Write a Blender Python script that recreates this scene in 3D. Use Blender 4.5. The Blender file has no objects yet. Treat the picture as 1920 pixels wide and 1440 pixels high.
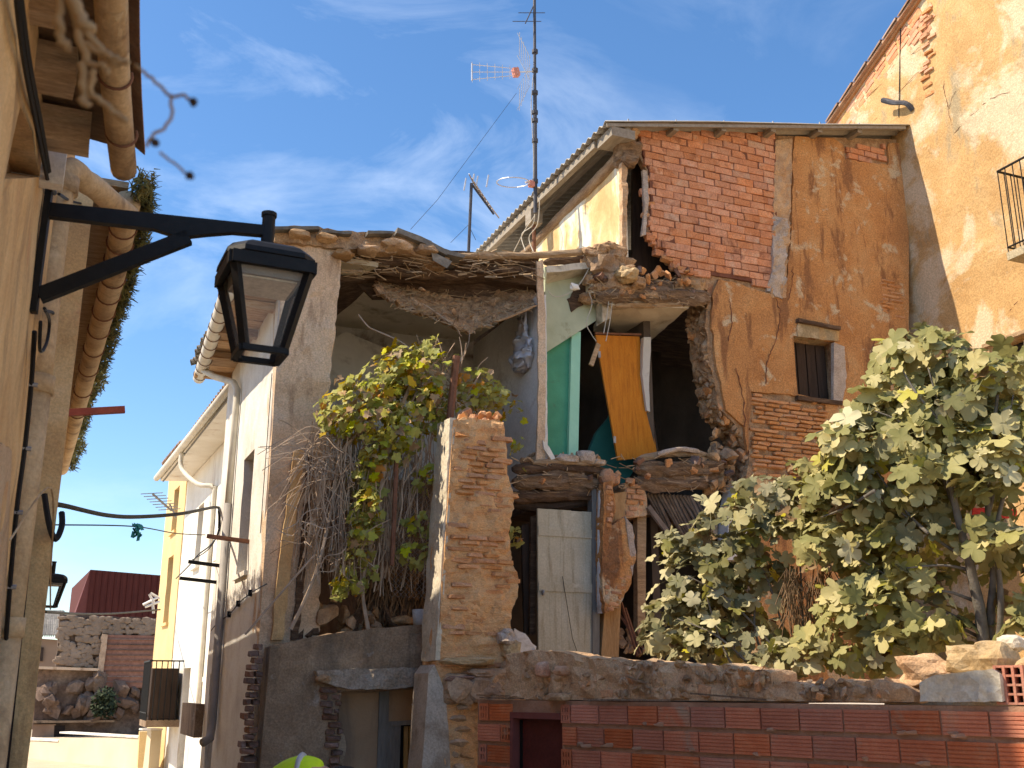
import bpy, bmesh, math, random
from mathutils import Vector, Matrix, noise, Quaternion
from mathutils.geometry import delaunay_2d_cdt
random.seed(7)
R = random.random
def U(a, b): return a + (b - a) * random.random()

# ------------------------------------------------------------------ camera, sky, sun
# X runs across the lane to the right, Y runs down the lane, Z is up.
F = 2000.0; PIT = math.atan(570 / F); YAW = math.atan2(.393, .9195); EYE = 1.7
scene = bpy.context.scene
col = scene.collection
cam_d = bpy.data.cameras.new('camera'); cam = bpy.data.objects.new('camera', cam_d); col.objects.link(cam)
cam.location = (0, 0, EYE); cam.rotation_euler = (math.pi / 2 + PIT, 0, -YAW)
cam_d.sensor_width = 36; cam_d.lens = 37.5; cam_d.clip_start = .05; cam_d.clip_end = 3000
cam_d.dof.use_dof = True; cam_d.dof.focus_distance = 13; cam_d.dof.aperture_fstop = 5
scene.camera = cam
SUN_DIR = Vector((-1, .2, 1.2)).normalized()
SUN_EL = math.asin(SUN_DIR.z); SUN_ROT = math.atan2(SUN_DIR.x, SUN_DIR.y)
w = bpy.data.worlds.new('World'); scene.world = w; w.use_nodes = True
nt = w.node_tree; nt.nodes.clear()
N = nt.nodes.new
out = N('ShaderNodeOutputWorld'); bg = N('ShaderNodeBackground'); sky = N('ShaderNodeTexSky')
sky.sky_type = 'NISHITA'; sky.sun_disc = False; sky.sun_elevation = SUN_EL; sky.sun_rotation = SUN_ROT
sky.air_density = 1.0; sky.dust_density = .6; sky.ozone_density = 2.2; sky.altitude = 300
bg.inputs['Strength'].default_value = .15
tc = N('ShaderNodeTexCoord')
mp = N('ShaderNodeMapping'); mp.inputs['Scale'].default_value = (2.2, 5.0, 6.0); mp.inputs['Rotation'].default_value = (.3, .5, .4)
n1 = N('ShaderNodeTexNoise'); n1.inputs['Scale'].default_value = 1.6; n1.inputs['Detail'].default_value = 9; n1.inputs['Roughness'].default_value = .62; n1.inputs['Distortion'].default_value = .6
n2 = N('ShaderNodeTexNoise'); n2.inputs['Scale'].default_value = 2.3; n2.inputs['Detail'].default_value = 3
r1 = N('ShaderNodeValToRGB'); r1.color_ramp.elements[0].position = .5; r1.color_ramp.elements[1].position = .78
r2 = N('ShaderNodeValToRGB'); r2.color_ramp.elements[0].position = .37; r2.color_ramp.elements[1].position = .66
mul = N('ShaderNodeMath'); mul.operation = 'MULTIPLY'
mul2 = N('ShaderNodeMath'); mul2.operation = 'MULTIPLY'; mul2.inputs[1].default_value = .62
mix = N('ShaderNodeMix'); mix.data_type = 'RGBA'; mix.inputs[7].default_value = (5.6, 6.0, 6.5, 1)
L = nt.links.new
L(tc.outputs['Generated'], mp.inputs[0]); L(mp.outputs[0], n1.inputs['Vector']); L(tc.outputs['Generated'], n2.inputs['Vector'])
L(n1.outputs[0], r1.inputs[0]); L(n2.outputs[0], r2.inputs[0]); L(r1.outputs[0], mul.inputs[0]); L(r2.outputs[0], mul.inputs[1])
L(mul.outputs[0], mul2.inputs[0]); L(mul2.outputs[0], mix.inputs[0]); hsv = N('ShaderNodeHueSaturation'); hsv.inputs['Saturation'].default_value = 1.2; hsv.inputs['Value'].default_value = .81; L(sky.outputs[0], hsv.inputs['Color']); L(hsv.outputs[0], mix.inputs[6]); L(mix.outputs[2], bg.inputs['Color']); L(bg.outputs[0], out.inputs[0])
sun_d = bpy.data.lights.new('sun', 'SUN'); sun_d.energy = 3.9; sun_d.angle = math.radians(.5); sun_d.color = (1, .86, .67)
sun = bpy.data.objects.new('sun', sun_d); col.objects.link(sun)
sun.rotation_euler = (-SUN_DIR).to_track_quat('-Z', 'Y').to_euler()
vs = scene.view_settings; vs.view_transform = 'Standard'; vs.look = 'None'; vs.gamma = 1; vs.use_curve_mapping = False; vs.exposure = .93

# ------------------------------------------------------------------ survey: sight lines of the photograph met with real planes
cp, sp, cy, sy = math.cos(PIT), math.sin(PIT), math.cos(YAW), math.sin(YAW)
def ray(u, v):
    a = (u - 960) / F; b = (720 - v) / F
    X = a; Y = cp - b * sp; Z = sp + b * cp
    return Vector((X * cy + Y * sy, -X * sy + Y * cy, Z))
CAM = Vector((0, 0, EYE))
def AT(u, v, t): return CAM + ray(u, v) * t
def ONQ(u, v, q): r = ray(u, v); return CAM + r * (q / r.y)
def ONS(u, v, s): r = ray(u, v); return CAM + r * (s / r.x)
def ONZ(u, v, z): r = ray(u, v); return CAM + r * ((z - EYE) / r.z)
def pq(pts, q): return [((p := ONQ(a[0], a[1], q)).x, p.z) + tuple(a[2:]) for a in pts]
def ps(pts, s): return [((p := ONS(a[0], a[1], s)).y, p.z) + tuple(a[2:]) for a in pts]

# ------------------------------------------------------------------ materials
MATS = {}
def M(name, cols, scale=3., rough=.9, bump=.3, bscale=30., stain=None, rnd=0., stretch=(1, 1, 1), spec=.25, fine=None, metal=0., stain2=None, trans=0.):
    m = bpy.data.materials.new(name); m.use_nodes = True; nt = m.node_tree; N = nt.nodes.new; L = nt.links.new
    b = nt.nodes['Principled BSDF']; b.inputs['Roughness'].default_value = rough; b.inputs['Metallic'].default_value = metal
    b.inputs['Specular IOR Level'].default_value = spec
    g = N('ShaderNodeNewGeometry'); vm = N('ShaderNodeVectorMath'); vm.operation = 'MULTIPLY'; vm.inputs[1].default_value = stretch
    L(g.outputs['Position'], vm.inputs[0]); vec = vm.outputs[0]
    if rnd:
        oi = N('ShaderNodeObjectInfo'); av = N('ShaderNodeVectorMath'); av.operation = 'MULTIPLY_ADD'
        cb = N('ShaderNodeCombineXYZ'); L(oi.outputs['Random'], cb.inputs[0]); L(oi.outputs['Random'], cb.inputs[2])
        av.inputs[1].default_value = (37, 0, 53); L(cb.outputs[0], av.inputs[0]); L(vec, av.inputs[2]); vec = av.outputs[0]
    def nz(sc, det=7, ro=.6, v=None, dist=0):
        n = N('ShaderNodeTexNoise'); n.inputs['Scale'].default_value = sc; n.inputs['Detail'].default_value = det; n.inputs['Roughness'].default_value = ro
        n.inputs['Distortion'].default_value = dist; L(v or vec, n.inputs['Vector']); return n.outputs[0]
    def ramp(src, stops):
        r = N('ShaderNodeValToRGB'); e = r.color_ramp.elements
        for i, (p, c) in enumerate(stops):
            el = e[i] if i < 2 else e.new(p)
            el.position = p; el.color = (*c, 1) if len(c) == 3 else c
        L(src, r.inputs[0]); return r.outputs[0]
    if len(cols) == 1: cols = [(.3, tuple(x * .82 for x in cols[0])), (.7, tuple(min(1, x * 1.15) for x in cols[0]))]
    elif not isinstance(cols[0][1], (tuple, list)): cols = [(.3 + .4 * i / (len(cols) - 1), c) for i, c in enumerate(cols)]
    nb = nz(scale, 8, .62, dist=.3); c = ramp(nb, cols)
    for st in (stain, stain2):
        if st:
            colr, ssc, lo, hi = st[:4]; stv = vec
            if len(st) > 4:
                v2 = N('ShaderNodeVectorMath'); v2.operation = 'MULTIPLY'; v2.inputs[1].default_value = st[4]; L(g.outputs['Position'], v2.inputs[0]); stv = v2.outputs[0]
            f = ramp(nz(ssc, 9, .65, stv, .4), [(lo, (0, 0, 0)), (hi, (1, 1, 1))])
            mx = N('ShaderNodeMix'); mx.data_type = 'RGBA'; L(f, mx.inputs[0]); L(c, mx.inputs[6]); mx.inputs[7].default_value = (*colr, 1); c = mx.outputs[2]
    if fine:
        f = ramp(nz(fine[1], 3, .7), [(.35, (1 - fine[0],) * 3), (.65, (1 + fine[0] * .6,) * 3)])
        mx = N('ShaderNodeMix'); mx.data_type = 'RGBA'; mx.blend_type = 'MULTIPLY'; mx.inputs[0].default_value = 1; L(c, mx.inputs[6]); L(f, mx.inputs[7]); c = mx.outputs[2]
    if rnd:
        hs = N('ShaderNodeHueSaturation'); mr = N('ShaderNodeMapRange'); mr.inputs[3].default_value = 1 - rnd; mr.inputs[4].default_value = 1 + rnd
        L(oi.outputs['Random'], mr.inputs[0]); L(mr.outputs[0], hs.inputs['Value'])
        m2 = N('ShaderNodeMath'); m2.operation = 'MULTIPLY'; m2.inputs[1].default_value = 7.31; fr = N('ShaderNodeMath'); fr.operation = 'FRACT'
        L(oi.outputs['Random'], m2.inputs[0]); L(m2.outputs[0], fr.inputs[0])
        mr2 = N('ShaderNodeMapRange'); mr2.inputs[3].default_value = 1 - rnd * .8; mr2.inputs[4].default_value = 1 + rnd * .4
        L(fr.outputs[0], mr2.inputs[0]); L(mr2.outputs[0], hs.inputs['Saturation']); L(c, hs.inputs['Color']); c = hs.outputs[0]
    L(c, b.inputs['Base Color'])
    if bump:
        bp = N('ShaderNodeBump'); bp.inputs['Strength'].default_value = bump; bp.inputs['Distance'].default_value = .03
        L(nz(bscale, 9, .68), bp.inputs['Height']); L(bp.outputs[0], b.inputs['Normal'])
    if trans:
        tr = N('ShaderNodeBsdfTranslucent'); L(c, tr.inputs[0]); ms = N('ShaderNodeMixShader'); ms.inputs[0].default_value = trans
        o = nt.nodes['Material Output']; L(b.outputs[0], ms.inputs[1]); L(tr.outputs[0], ms.inputs[2]); L(ms.outputs[0], o.inputs[0])
    MATS[name] = m; return m

ochre = M('ochre_plaster', [(.25, (.42, .19, .07)), (.5, (.55, .27, .1)), (.78, (.62, .37, .165))], 1.5, bump=.5, bscale=16, stain=((.3, .14, .06), 1.3, .53, .6, (2.2, 2.2, .45)), stain2=((.6, .46, .29), 2.0, .56, .62), fine=(.32, 42))
tan_pl = M('tan_plaster', [(.3, (.45, .26, .1)), (.5, (.54, .335, .14)), (.75, (.62, .42, .205))], 1.2, bump=.5, bscale=14, stain=((.38, .29, .165), 1.0, .55, .63, (1.6, 1.6, .6)), stain2=((.64, .5, .32), .9, .5, .58), fine=(.24, 36))
left_pl = M('aged_plaster', [(.3, (.5, .3, .135)), (.55, (.68, .46, .225)), (.75, (.74, .55, .32))], 1.8, bump=.45, bscale=22, stain=((.3, .2, .11), 1.6, .52, .68, (1.2, 1.2, .3)), stain2=((.56, .3, .15), 2., .6, .72), fine=(.16, 60))
brown_pl = M('brown_plaster', [(.3, (.54, .37, .235)), (.5, (.68, .5, .335)), (.72, (.75, .59, .42))], 2.2, bump=.6, bscale=18, stain=((.6, .48, .36), 2.2, .54, .68), stain2=((.36, .24, .155), 2.2, .54, .66, (1.5, 1.5, .4)), fine=(.25, 50))
grey_pl = M('grey_render', [(.3, (.19, .125, .075)), (.5, (.3, .21, .135)), (.75, (.4, .3, .2))], 2., bump=.6, bscale=20, stain=((.12, .09, .065), 2., .5, .68, (1.6, 1.6, .25)), stain2=((.38, .33, .28), 3., .62, .74), fine=(.25, 45))
white_pl = M('white_limewash', [(.3, (.7, .66, .57)), (.55, (.8, .77, .69)), (.75, (.82, .8, .74))], 1.6, bump=.25, bscale=20, stain=((.42, .31, .22), 1.3, .58, .76, (1.4, 1.4, .35)), fine=(.06, 40))
white_old = M('white_worn', [(.3, (.6, .55, .48)), (.55, (.76, .73, .66)), (.75, (.8, .78, .72))], 1.7, bump=.4, bscale=20, stain=((.52, .41, .3), 1.1, .56, .72, (1.3, 1.3, .5)), stain2=((.36, .26, .18), 2.4, .66, .78, (2, 2, .5)), fine=(.1, 40))
room_white = M('room_limewash', [(.3, (.62, .59, .55)), (.6, (.76, .74, .7)), (.8, (.8, .78, .75))], 1.4, bump=.25, bscale=14, stain=((.3, .24, .18), 1.3, .56, .74), fine=(.1, 30))
room_grey = M('room_grey', [(.3, (.5, .48, .43)), (.7, (.68, .66, .6))], 1.2, bump=.2, stain=((.17, .13, .1), 1.2, .52, .7))
room_dark = M('room_shade', [(.3, (.06, .045, .035)), (.7, (.13, .1, .075))], 1.5, bump=.3)  # darkness of the enclosed rooms put into the wall colour
cream = M('cream_ceiling', [(.3, (.54, .48, .37)), (.7, (.7, .64, .52))], 1.5, bump=.3, stain=((.22, .17, .1), 1.8, .56, .72))
green = M('green_paint', [(.3, (.06, .26, .155)), (.7, (.09, .36, .22))], 2, .6, bump=.15, stain=((.09, .16, .1), 3, .6, .75))
green_lit = M('lit_green_paint', [(.3, (.3, .62, .46)), (.7, (.38, .72, .55))], 3, .6, bump=.1)  # green with the light on the post edge put into the colour
teal = M('teal_paint', [(.3, (.035, .17, .14)), (.7, (.05, .23, .2))], 2, .5, bump=.1)
yellow_pl = M('yellow_plaster', [(.3, (.64, .47, .23)), (.7, (.78, .58, .28))], 1.6, bump=.25, fine=(.08, 30))
attic_pl = M('attic_plaster', [(.36, (.58, .38, .17)), (.48, (.7, .5, .25)), (.56, (.8, .74, .58)), (.8, (.82, .78, .66))], 1.5, bump=.3, fine=(.08, 40), stretch=(1, 1, .6))
rubble_m = M('rubble_masonry', [(.25, (.19, .115, .06)), (.5, (.46, .29, .16)), (.75, (.64, .46, .29))], 7, bump=1., bscale=34, stain=((.36, .17, .09), 2.5, .58, .7), fine=(.3, 50))
mortar = M('lime_mortar', [(.3, (.46, .27, .14)), (.7, (.68, .47, .28))], 5, bump=.8, bscale=26, fine=(.25, 60))
brickmort = M('brick_mortar', [(.3, (.13, .05, .03)), (.7, (.24, .1, .06))], 6, bump=.5)
pale_mort = M('pale_mortar', [(.3, (.42, .33, .26)), (.7, (.62, .53, .44))], 6, bump=.9, bscale=24, fine=(.25, 50))
stone_m = M('field_stone', [(.3, (.3, .18, .095)), (.55, (.48, .31, .17)), (.8, (.6, .42, .26))], 4, bump=.8, bscale=22, rnd=.25, fine=(.2, 40))
pale_stone = M('pale_concrete', [(.3, (.52, .45, .33)), (.7, (.7, .63, .5))], 4, bump=.6, bscale=20, fine=(.15, 30))
gold_stone = M('golden_stone', [(.3, (.42, .28, .13)), (.7, (.62, .47, .28))], 4, bump=.7, bscale=20, fine=(.2, 30))
red_brick = M('red_brick', [(.25, (.54, .215, .1)), (.5, (.65, .285, .14)), (.8, (.7, .4, .24))], 6, .85, bump=.35, bscale=40, rnd=.13, fine=(.25, 45), stain=((.62, .4, .27), 1.8, .55, .68), stain2=((.36, .15, .08), 3.2, .58, .68))
thin_brick = M('thin_brick', [(.25, (.44, .19, .08)), (.5, (.56, .28, .13)), (.8, (.62, .38, .2))], 7, bump=.5, bscale=40, rnd=.2, fine=(.22, 60))
ochre_brick = M('ochre_brick', [(.25, (.5, .22, .09)), (.5, (.6, .3, .13)), (.8, (.66, .4, .2))], 7, bump=.5, bscale=40, rnd=.12, fine=(.22, 60))
dark_brick = M('sooty_brick', [(.25, (.11, .06, .04)), (.5, (.2, .11, .075)), (.8, (.3, .2, .15))], 7, bump=.5, bscale=40, rnd=.35, fine=(.22, 60))
hollow_m = M('hollow_brick', [(.25, (.44, .13, .06)), (.5, (.53, .17, .08)), (.8, (.58, .25, .13))], 5, .85, bump=.35, bscale=50, rnd=.2, stain=((.4, .27, .18), 2.5, .58, .72), fine=(.1, 60))
joint_m = M('cement_joint', [(.3, (.32, .17, .1)), (.7, (.45, .27, .17))], 8, bump=.6)
dark_void = M('hole_shade', [(.02, .014, .012)], 5, bump=0)  # near black, the shade of holes, recesses and gaps as a colour
old_wood = M('old_wood', [(.25, (.05, .03, .02)), (.5, (.13, .08, .05)), (.78, (.28, .19, .12))], 3, .85, bump=.8, bscale=14, stretch=(1, 4, 7), fine=(.3, 20))
log_m = M('rotten_log', [(.25, (.09, .055, .032)), (.5, (.26, .165, .095)), (.78, (.44, .31, .19))], 3, .9, bump=1., bscale=12, stretch=(1.2, 5, 7), fine=(.3, 20), rnd=.2)
pole_m = M('barked_pole', [(.25, (.2, .12, .07)), (.5, (.36, .24, .14)), (.78, (.5, .38, .25))], 3, .85, bump=.8, bscale=14, stretch=(5, 1, 5), fine=(.25, 20))
rafter_m = M('weathered_rafter', [(.25, (.26, .165, .09)), (.5, (.45, .31, .18)), (.78, (.58, .43, .28))], 4, .85, bump=.7, bscale=16, stretch=(1, 6, 6), fine=(.22, 24), rnd=.15)
board_m = M('eave_board', [(.25, (.26, .12, .045)), (.5, (.46, .27, .12)), (.78, (.6, .43, .25))], 4, .8, bump=.5, bscale=14, stretch=(1, 5, 5), rnd=.25)
pine = M('pine_post', [(.25, (.34, .19, .08)), (.6, (.48, .3, .14))], 4, .7, bump=.4, bscale=16, stretch=(6, 6, .8), fine=(.2, 20))
orange_door_m = M('orange_veneer', [(.25, (.42, .13, .008)), (.5, (.56, .2, .014)), (.78, (.62, .25, .025))], 3, .5, bump=.15, bscale=20, stretch=(7, 7, .7), spec=.3, stain=((.3, .085, .006), 3, .56, .74, (3, 3, .5)), fine=(.15, 30))
cream_paint = M('cream_door_paint', [(.3, (.44, .4, .29)), (.7, (.56, .52, .4))], 2, .6, bump=.2, bscale=20, stain=((.3, .25, .16), 3, .52, .72, (3, 3, .35)), stain2=((.62, .58, .46), 5, .6, .7), fine=(.12, 40))
grey_wood = M('grey_frame', [(.3, (.13, .13, .12)), (.7, (.25, .24, .22))], 4, .7, bump=.4, stretch=(5, 5, .7))
shutter_m = M('dark_shutter', [(.3, (.035, .022, .015)), (.7, (.075, .047, .032))], 3, .7, bump=.4, stretch=(6, 6, .7))
hatch_m = M('oxblood_metal', [(.3, (.075, .014, .012)), (.7, (.115, .026, .022))], 2.5, .5, bump=.1, fine=(.15, 30))
hatch_fr = M('oxblood_frame', [(.3, (.15, .045, .038)), (.7, (.21, .07, .06))], 3, .5, bump=.15)
black_iron = M('black_iron', [(.3, (.008, .0075, .007)), (.7, (.015, .014, .013))], 20, .55, bump=.08, spec=.2)
rust = M('rusty_iron', [(.3, (.12, .05, .03)), (.7, (.25, .12, .07))], 8, .8, bump=.4)
redbar = M('red_painted_iron', [(.3, (.3, .06, .035)), (.7, (.42, .1, .06))], 8, .6, bump=.2)
steel_m = M('galvanised_steel', [(.3, (.25, .25, .26)), (.7, (.42, .42, .43))], 8, .45, bump=.1, metal=.6)
mast_m = M('dark_mast', [(.3, (.05, .05, .06)), (.7, (.09, .09, .1))], 8, .5, bump=.1)
alu = M('aluminium', [(.62, .62, .63)], 8, .4, bump=0, metal=.5)
coral = M('faded_orange_plastic', [(.68, .28, .2)], 8, .5, bump=0)
cable_m = M('black_cable', [(.012, .012, .013)], 8, .6, bump=0)
cable_w = M('pale_cable', [(.5, .46, .38)], 8, .6, bump=0)
sheet_m = M('corrugated_sheet', [(.3, (.3, .27, .22)), (.7, (.44, .41, .35))], 2, .7, bump=.2, fine=(.12, 30), stain=((.24, .19, .13), 2, .6, .75))
fascia_m = M('weathered_fascia', [(.3, (.24, .2, .15)), (.7, (.38, .33, .26))], 4, .8, bump=.4, stretch=(5, 1, 5))
tile_m = M('roof_tile', [(.25, (.22, .13, .085)), (.5, (.34, .21, .14)), (.8, (.42, .33, .24))], 6, .85, bump=.5, rnd=.3, fine=(.2, 50))
grey_tile = M('lichen_tile', [(.25, (.11, .1, .09)), (.55, (.22, .2, .17)), (.8, (.34, .32, .28))], 8, .85, bump=.6, rnd=.25)
clay_pipe = M('clay_pipe', [(.25, (.3, .19, .1)), (.5, (.52, .37, .21)), (.78, (.64, .5, .33))], 2.4, .8, bump=.4, stain=((.16, .1, .06), 2.2, .54, .7), fine=(.15, 40))
white_pvc = M('cream_pipe', [(.64, .6, .5)], 4, .5, bump=.05)
shaded_pvc = M('shaded_pipe', [(.3, .28, .26)], 4, .6, bump=.1)  # same pipe as the cream one, shade of its lower half as colour
corten = M('weathering_steel', [(.3, (.07, .014, .01)), (.7, (.12, .026, .017))], 3, .75, bump=.15, stretch=(4, 4, .5))
soot_ruin = M('old_ruin_masonry', [(.25, (.09, .06, .045)), (.5, (.17, .115, .085)), (.8, (.3, .23, .17))], .7, bump=.8, bscale=6, stain=((.06, .045, .035), .6, .56, .7), fine=(.3, 8))
pink_infill = M('pink_brick_infill', [(.3, (.25, .12, .085)), (.7, (.36, .19, .13))], 1, bump=.4, fine=(.2, 10))
beige = M('beige_render', [(.3, (.62, .53, .36)), (.7, (.72, .63, .45))], 1, bump=.15)
paving = M('street_paving', [(.3, (.48, .37, .25)), (.7, (.58, .47, .34))], 2, bump=.4)
earth = M('yard_earth', [(.3, (.42, .3, .19)), (.7, (.55, .42, .29))], 2, bump=.8)
hivis = M('fluorescent_yellow', [(.62, .85, .02)], 6, .7, bump=.15)
hivis_band = M('reflective_band', [(.48, .47, .48)], 6, .35, bump=.05)
skin_m = M('skin', [(.5, .3, .22)], 6, .6, bump=.05)
hair_m = M('dark_hair', [(.02, .016, .014)], 30, .6, bump=.3)
trouser = M('navy_trousers', [(.03, .035, .06)], 10, .85, bump=.2)
bag_m = M('white_plastic_bag', [(.3, (.58, .58, .63)), (.7, (.74, .74, .78))], 6, .35, bump=.3, trans=.25)
cloth_m = M('red_cloth', [(.6, .05, .04)], 6, .8, bump=.2)
teal_cloth = M('teal_rag', [(.04, .24, .24)], 6, .8, bump=.2)
leaf_vine = M('vine_leaf', [(.3, (.26, .33, .025)), (.5, (.48, .48, .04)), (.72, (.62, .55, .07))], .9, .5, bump=.1, rnd=.35, spec=.3, trans=.45)
leaf_yel = M('vine_leaf_yellow', [(.3, (.42, .32, .03)), (.7, (.55, .36, .05))], 2, .5, bump=.1, rnd=.25, trans=.4)
leaf_dry = M('vine_leaf_dry', [(.3, (.35, .2, .09)), (.7, (.5, .36, .2))], 2, .7, bump=.2, rnd=.25, trans=.25)
leaf_orange = M('vine_leaf_orange', [(.3, (.5, .2, .03)), (.7, (.6, .3, .05))], 2, .6, bump=.2, trans=.35)
leaf_fig = M('fig_leaf', [(.3, (.14, .145, .045)), (.5, (.25, .235, .085)), (.75, (.4, .36, .16))], 1.1, .6, bump=.12, rnd=.4, spec=.2, trans=.36)
leaf_fig_lit = M('fig_leaf_sunlit', [(.3, (.4, .36, .16)), (.7, (.58, .51, .26))], 1.5, .55, bump=.12, rnd=.25, spec=.3, trans=.25)  # cream of sunlit fig leaves put into the colour
leaf_fig_y = M('fig_leaf_yellow', [(.3, (.42, .38, .03)), (.7, (.52, .46, .06))], 2, .5, bump=.1, rnd=.2, trans=.35)
leaf_fig_d = M('fig_leaf_dead', [(.3, (.16, .09, .03)), (.7, (.28, .17, .07))], 2, .7, bump=.2, rnd=.25, trans=.2)
moss_m = M('roof_moss', [(.3, (.06, .06, .015)), (.5, (.12, .11, .03)), (.75, (.22, .17, .06))], 7, .9, bump=.2)
bush_m = M('dark_bush', [(.3, (.02, .03, .014)), (.7, (.045, .06, .025))], 2, .8, bump=.2)
bark = M('fig_bark', [(.3, (.1, .085, .065)), (.7, (.22, .195, .16))], 8, .85, bump=.5)
twig_m = M('dry_twig', [(.3, (.24, .17, .12)), (.7, (.5, .39, .29))], 5, .85, bump=.2)
fg_twig = M('pale_twig', [(.3, (.3, .19, .09)), (.7, (.45, .31, .17))], 5, .85, bump=.2)
straw = M('straw', [(.3, (.14, .085, .045)), (.7, (.28, .19, .11))], 5, .9, bump=.2)
slat_y = M('ochre_slat', [(.3, (.3, .19, .06)), (.7, (.4, .27, .1))], 4, .6, bump=.1, rnd=.1)
reed_m = M('reed_panel', [(.3, (.09, .065, .05)), (.7, (.22, .175, .14))], 5, .9, bump=.4, rnd=.25)
glass = bpy.data.materials.new('lantern_glass'); glass.use_nodes = True
_b = glass.node_tree.nodes['Principled BSDF']; _b.inputs['Roughness'].default_value = .03; _b.inputs['Alpha'].default_value = .045; _b.inputs['Base Color'].default_value = (.8, .82, .8, 1)
win_glass = M('window_glass', [(.03, .035, .04)], 2, .08, bump=0, spec=.6)

# ------------------------------------------------------------------ mesh helpers
class MB:
    def __init__(s): s.v = []; s.f = []
    def add(s, vs, fs):
        o = len(s.v); s.v += [Vector(x) for x in vs]; s.f += [tuple(i + o for i in f) for f in fs]; return s
    def box(s, a, b, rot=None, piv=None):
        x0, y0, z0 = a; x1, y1, z1 = b
        vs = [Vector(p) for p in ((x0, y0, z0), (x1, y0, z0), (x1, y1, z0), (x0, y1, z0), (x0, y0, z1), (x1, y0, z1), (x1, y1, z1), (x0, y1, z1))]
        if rot: c = Vector(piv) if piv else (vs[0] + vs[6]) / 2; vs = [rot @ (p - c) + c for p in vs]
        return s.add(vs, [(0, 3, 2, 1), (4, 5, 6, 7), (0, 1, 5, 4), (1, 2, 6, 5), (2, 3, 7, 6), (3, 0, 4, 7)])
    def beam(s, p0, p1, w, h, up=(0, 0, 1)):
        p0, p1 = Vector(p0), Vector(p1); d = (p1 - p0).normalized(); r = d.cross(Vector(up)).normalized(); u = r.cross(d)
        vs = []
        for p in (p0, p1):
            for a, b in ((-1, -1), (1, -1), (1, 1), (-1, 1)): vs.append(p + r * a * w / 2 + u * b * h / 2)
        return s.add(vs, [(0, 1, 2, 3), (7, 6, 5, 4), (0, 4, 5, 1), (1, 5, 6, 2), (2, 6, 7, 3), (3, 7, 4, 0)])
    def tube(s, pts, r, n=8, rough=0., cap=True):
        pts = [Vector(p) for p in pts]; k = len(pts)
        rr = r if isinstance(r, (list, tuple)) else [r] * k
        o = len(s.v); pu = None
        for i, p in enumerate(pts):
            d = (pts[min(i + 1, k - 1)] - pts[max(i - 1, 0)]).normalized()
            if pu is None: pu = d.orthogonal().normalized()
            pu = (pu - d * pu.dot(d)).normalized(); pv = d.cross(pu)
            for j in range(n):
                a = 2 * math.pi * j / n; rad = rr[i]
                if rough: rad *= 1 + rough * (noise.noise(Vector((p.x * 3, p.y * 3 + j * 1.7, p.z * 3))) + .6 * noise.noise(Vector((p.x * 11 + j, p.y * 11, p.z * 11 + 3 * j))))
                s.v.append(p + (pu * math.cos(a) + pv * math.sin(a)) * rad)
        for i in range(k - 1):
            for j in range(n):
                a = o + i * n + j; b = o + i * n + (j + 1) % n
                s.f.append((a, b, b + n, a + n))
        if cap: s.f.append(tuple(o + j for j in range(n))[::-1]); s.f.append(tuple(o + (k - 1) * n + j for j in range(n)))
        return s
    def blob(s, c, r, seed=0, amp=.35, sub=2, sq=1., rot=None):
        bm = bmesh.new(); bmesh.ops.create_icosphere(bm, subdivisions=sub, radius=1)
        c = Vector(c); r = Vector(r) if not isinstance(r, (int, float)) else Vector((r, r, r))
        off = Vector((seed * 3.1, seed * 7.7, seed * 1.3)); vs = []
        for v in bm.verts:
            p = v.co.copy()
            if sq != 1: p = Vector(math.copysign(abs(x) ** sq, x) for x in p)
            p *= 1 + amp * noise.noise(p * 1.3 + off) + amp * .4 * noise.noise(p * 3.7 + off)
            p = Vector((p.x * r.x, p.y * r.y, p.z * r.z))
            if rot: p = rot @ p
            vs.append(p + c)
        fs = [tuple(v.index for v in f.verts) for f in bm.faces]; bm.free()
        return s.add(vs, fs)
    def build(s, name, mat, parent=None, smooth=False, recalc=True, **kw):
        me = bpy.data.meshes.new(name)
        off = parent['_w'] if parent is not None and '_w' in parent else None
        off = Vector(off) if off is not None else Vector((0, 0, 0))
        me.from_pydata([v - off for v in s.v], [], s.f); me.validate()
        if recalc:
            bm = bmesh.new(); bm.from_mesh(me); bmesh.ops.recalc_face_normals(bm, faces=bm.faces); bm.to_mesh(me); bm.free()
        if smooth: me.polygons.foreach_set('use_smooth', [True] * len(me.polygons))
        me.materials.append(mat)
        o = bpy.data.objects.new(name, me); col.objects.link(o)
        if parent is not None: o.parent = parent; o['_w'] = tuple(off)
        for k, v in kw.items(): o[k] = v
        return o

def inst(name, me, mat_or_none, loc, rot, scale, parent):
    o = bpy.data.objects.new(name, me); col.objects.link(o); o.parent = parent
    off = Vector(parent['_w']) if parent is not None else Vector((0, 0, 0))
    o.matrix_local = Matrix.LocRotScale(Vector(loc) - off, rot, Vector(scale))
    if parent is not None: o['_w'] = tuple(loc)
    return o
def thing(name, label, cat, loc, group=None, kind=None):
    o = bpy.data.objects.new(name, None); col.objects.link(o); o.location = loc; o.empty_display_size = .1
    o['label'] = label; o['category'] = cat; o['_w'] = tuple(loc); o['kind'] = kind or 'thing'
    if group: o['group'] = group
    return o
def tag(o, label, cat, group=None, kind='thing'):
    o['label'] = label; o['category'] = cat; o['kind'] = kind
    if group: o['group'] = group
    return o

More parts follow.
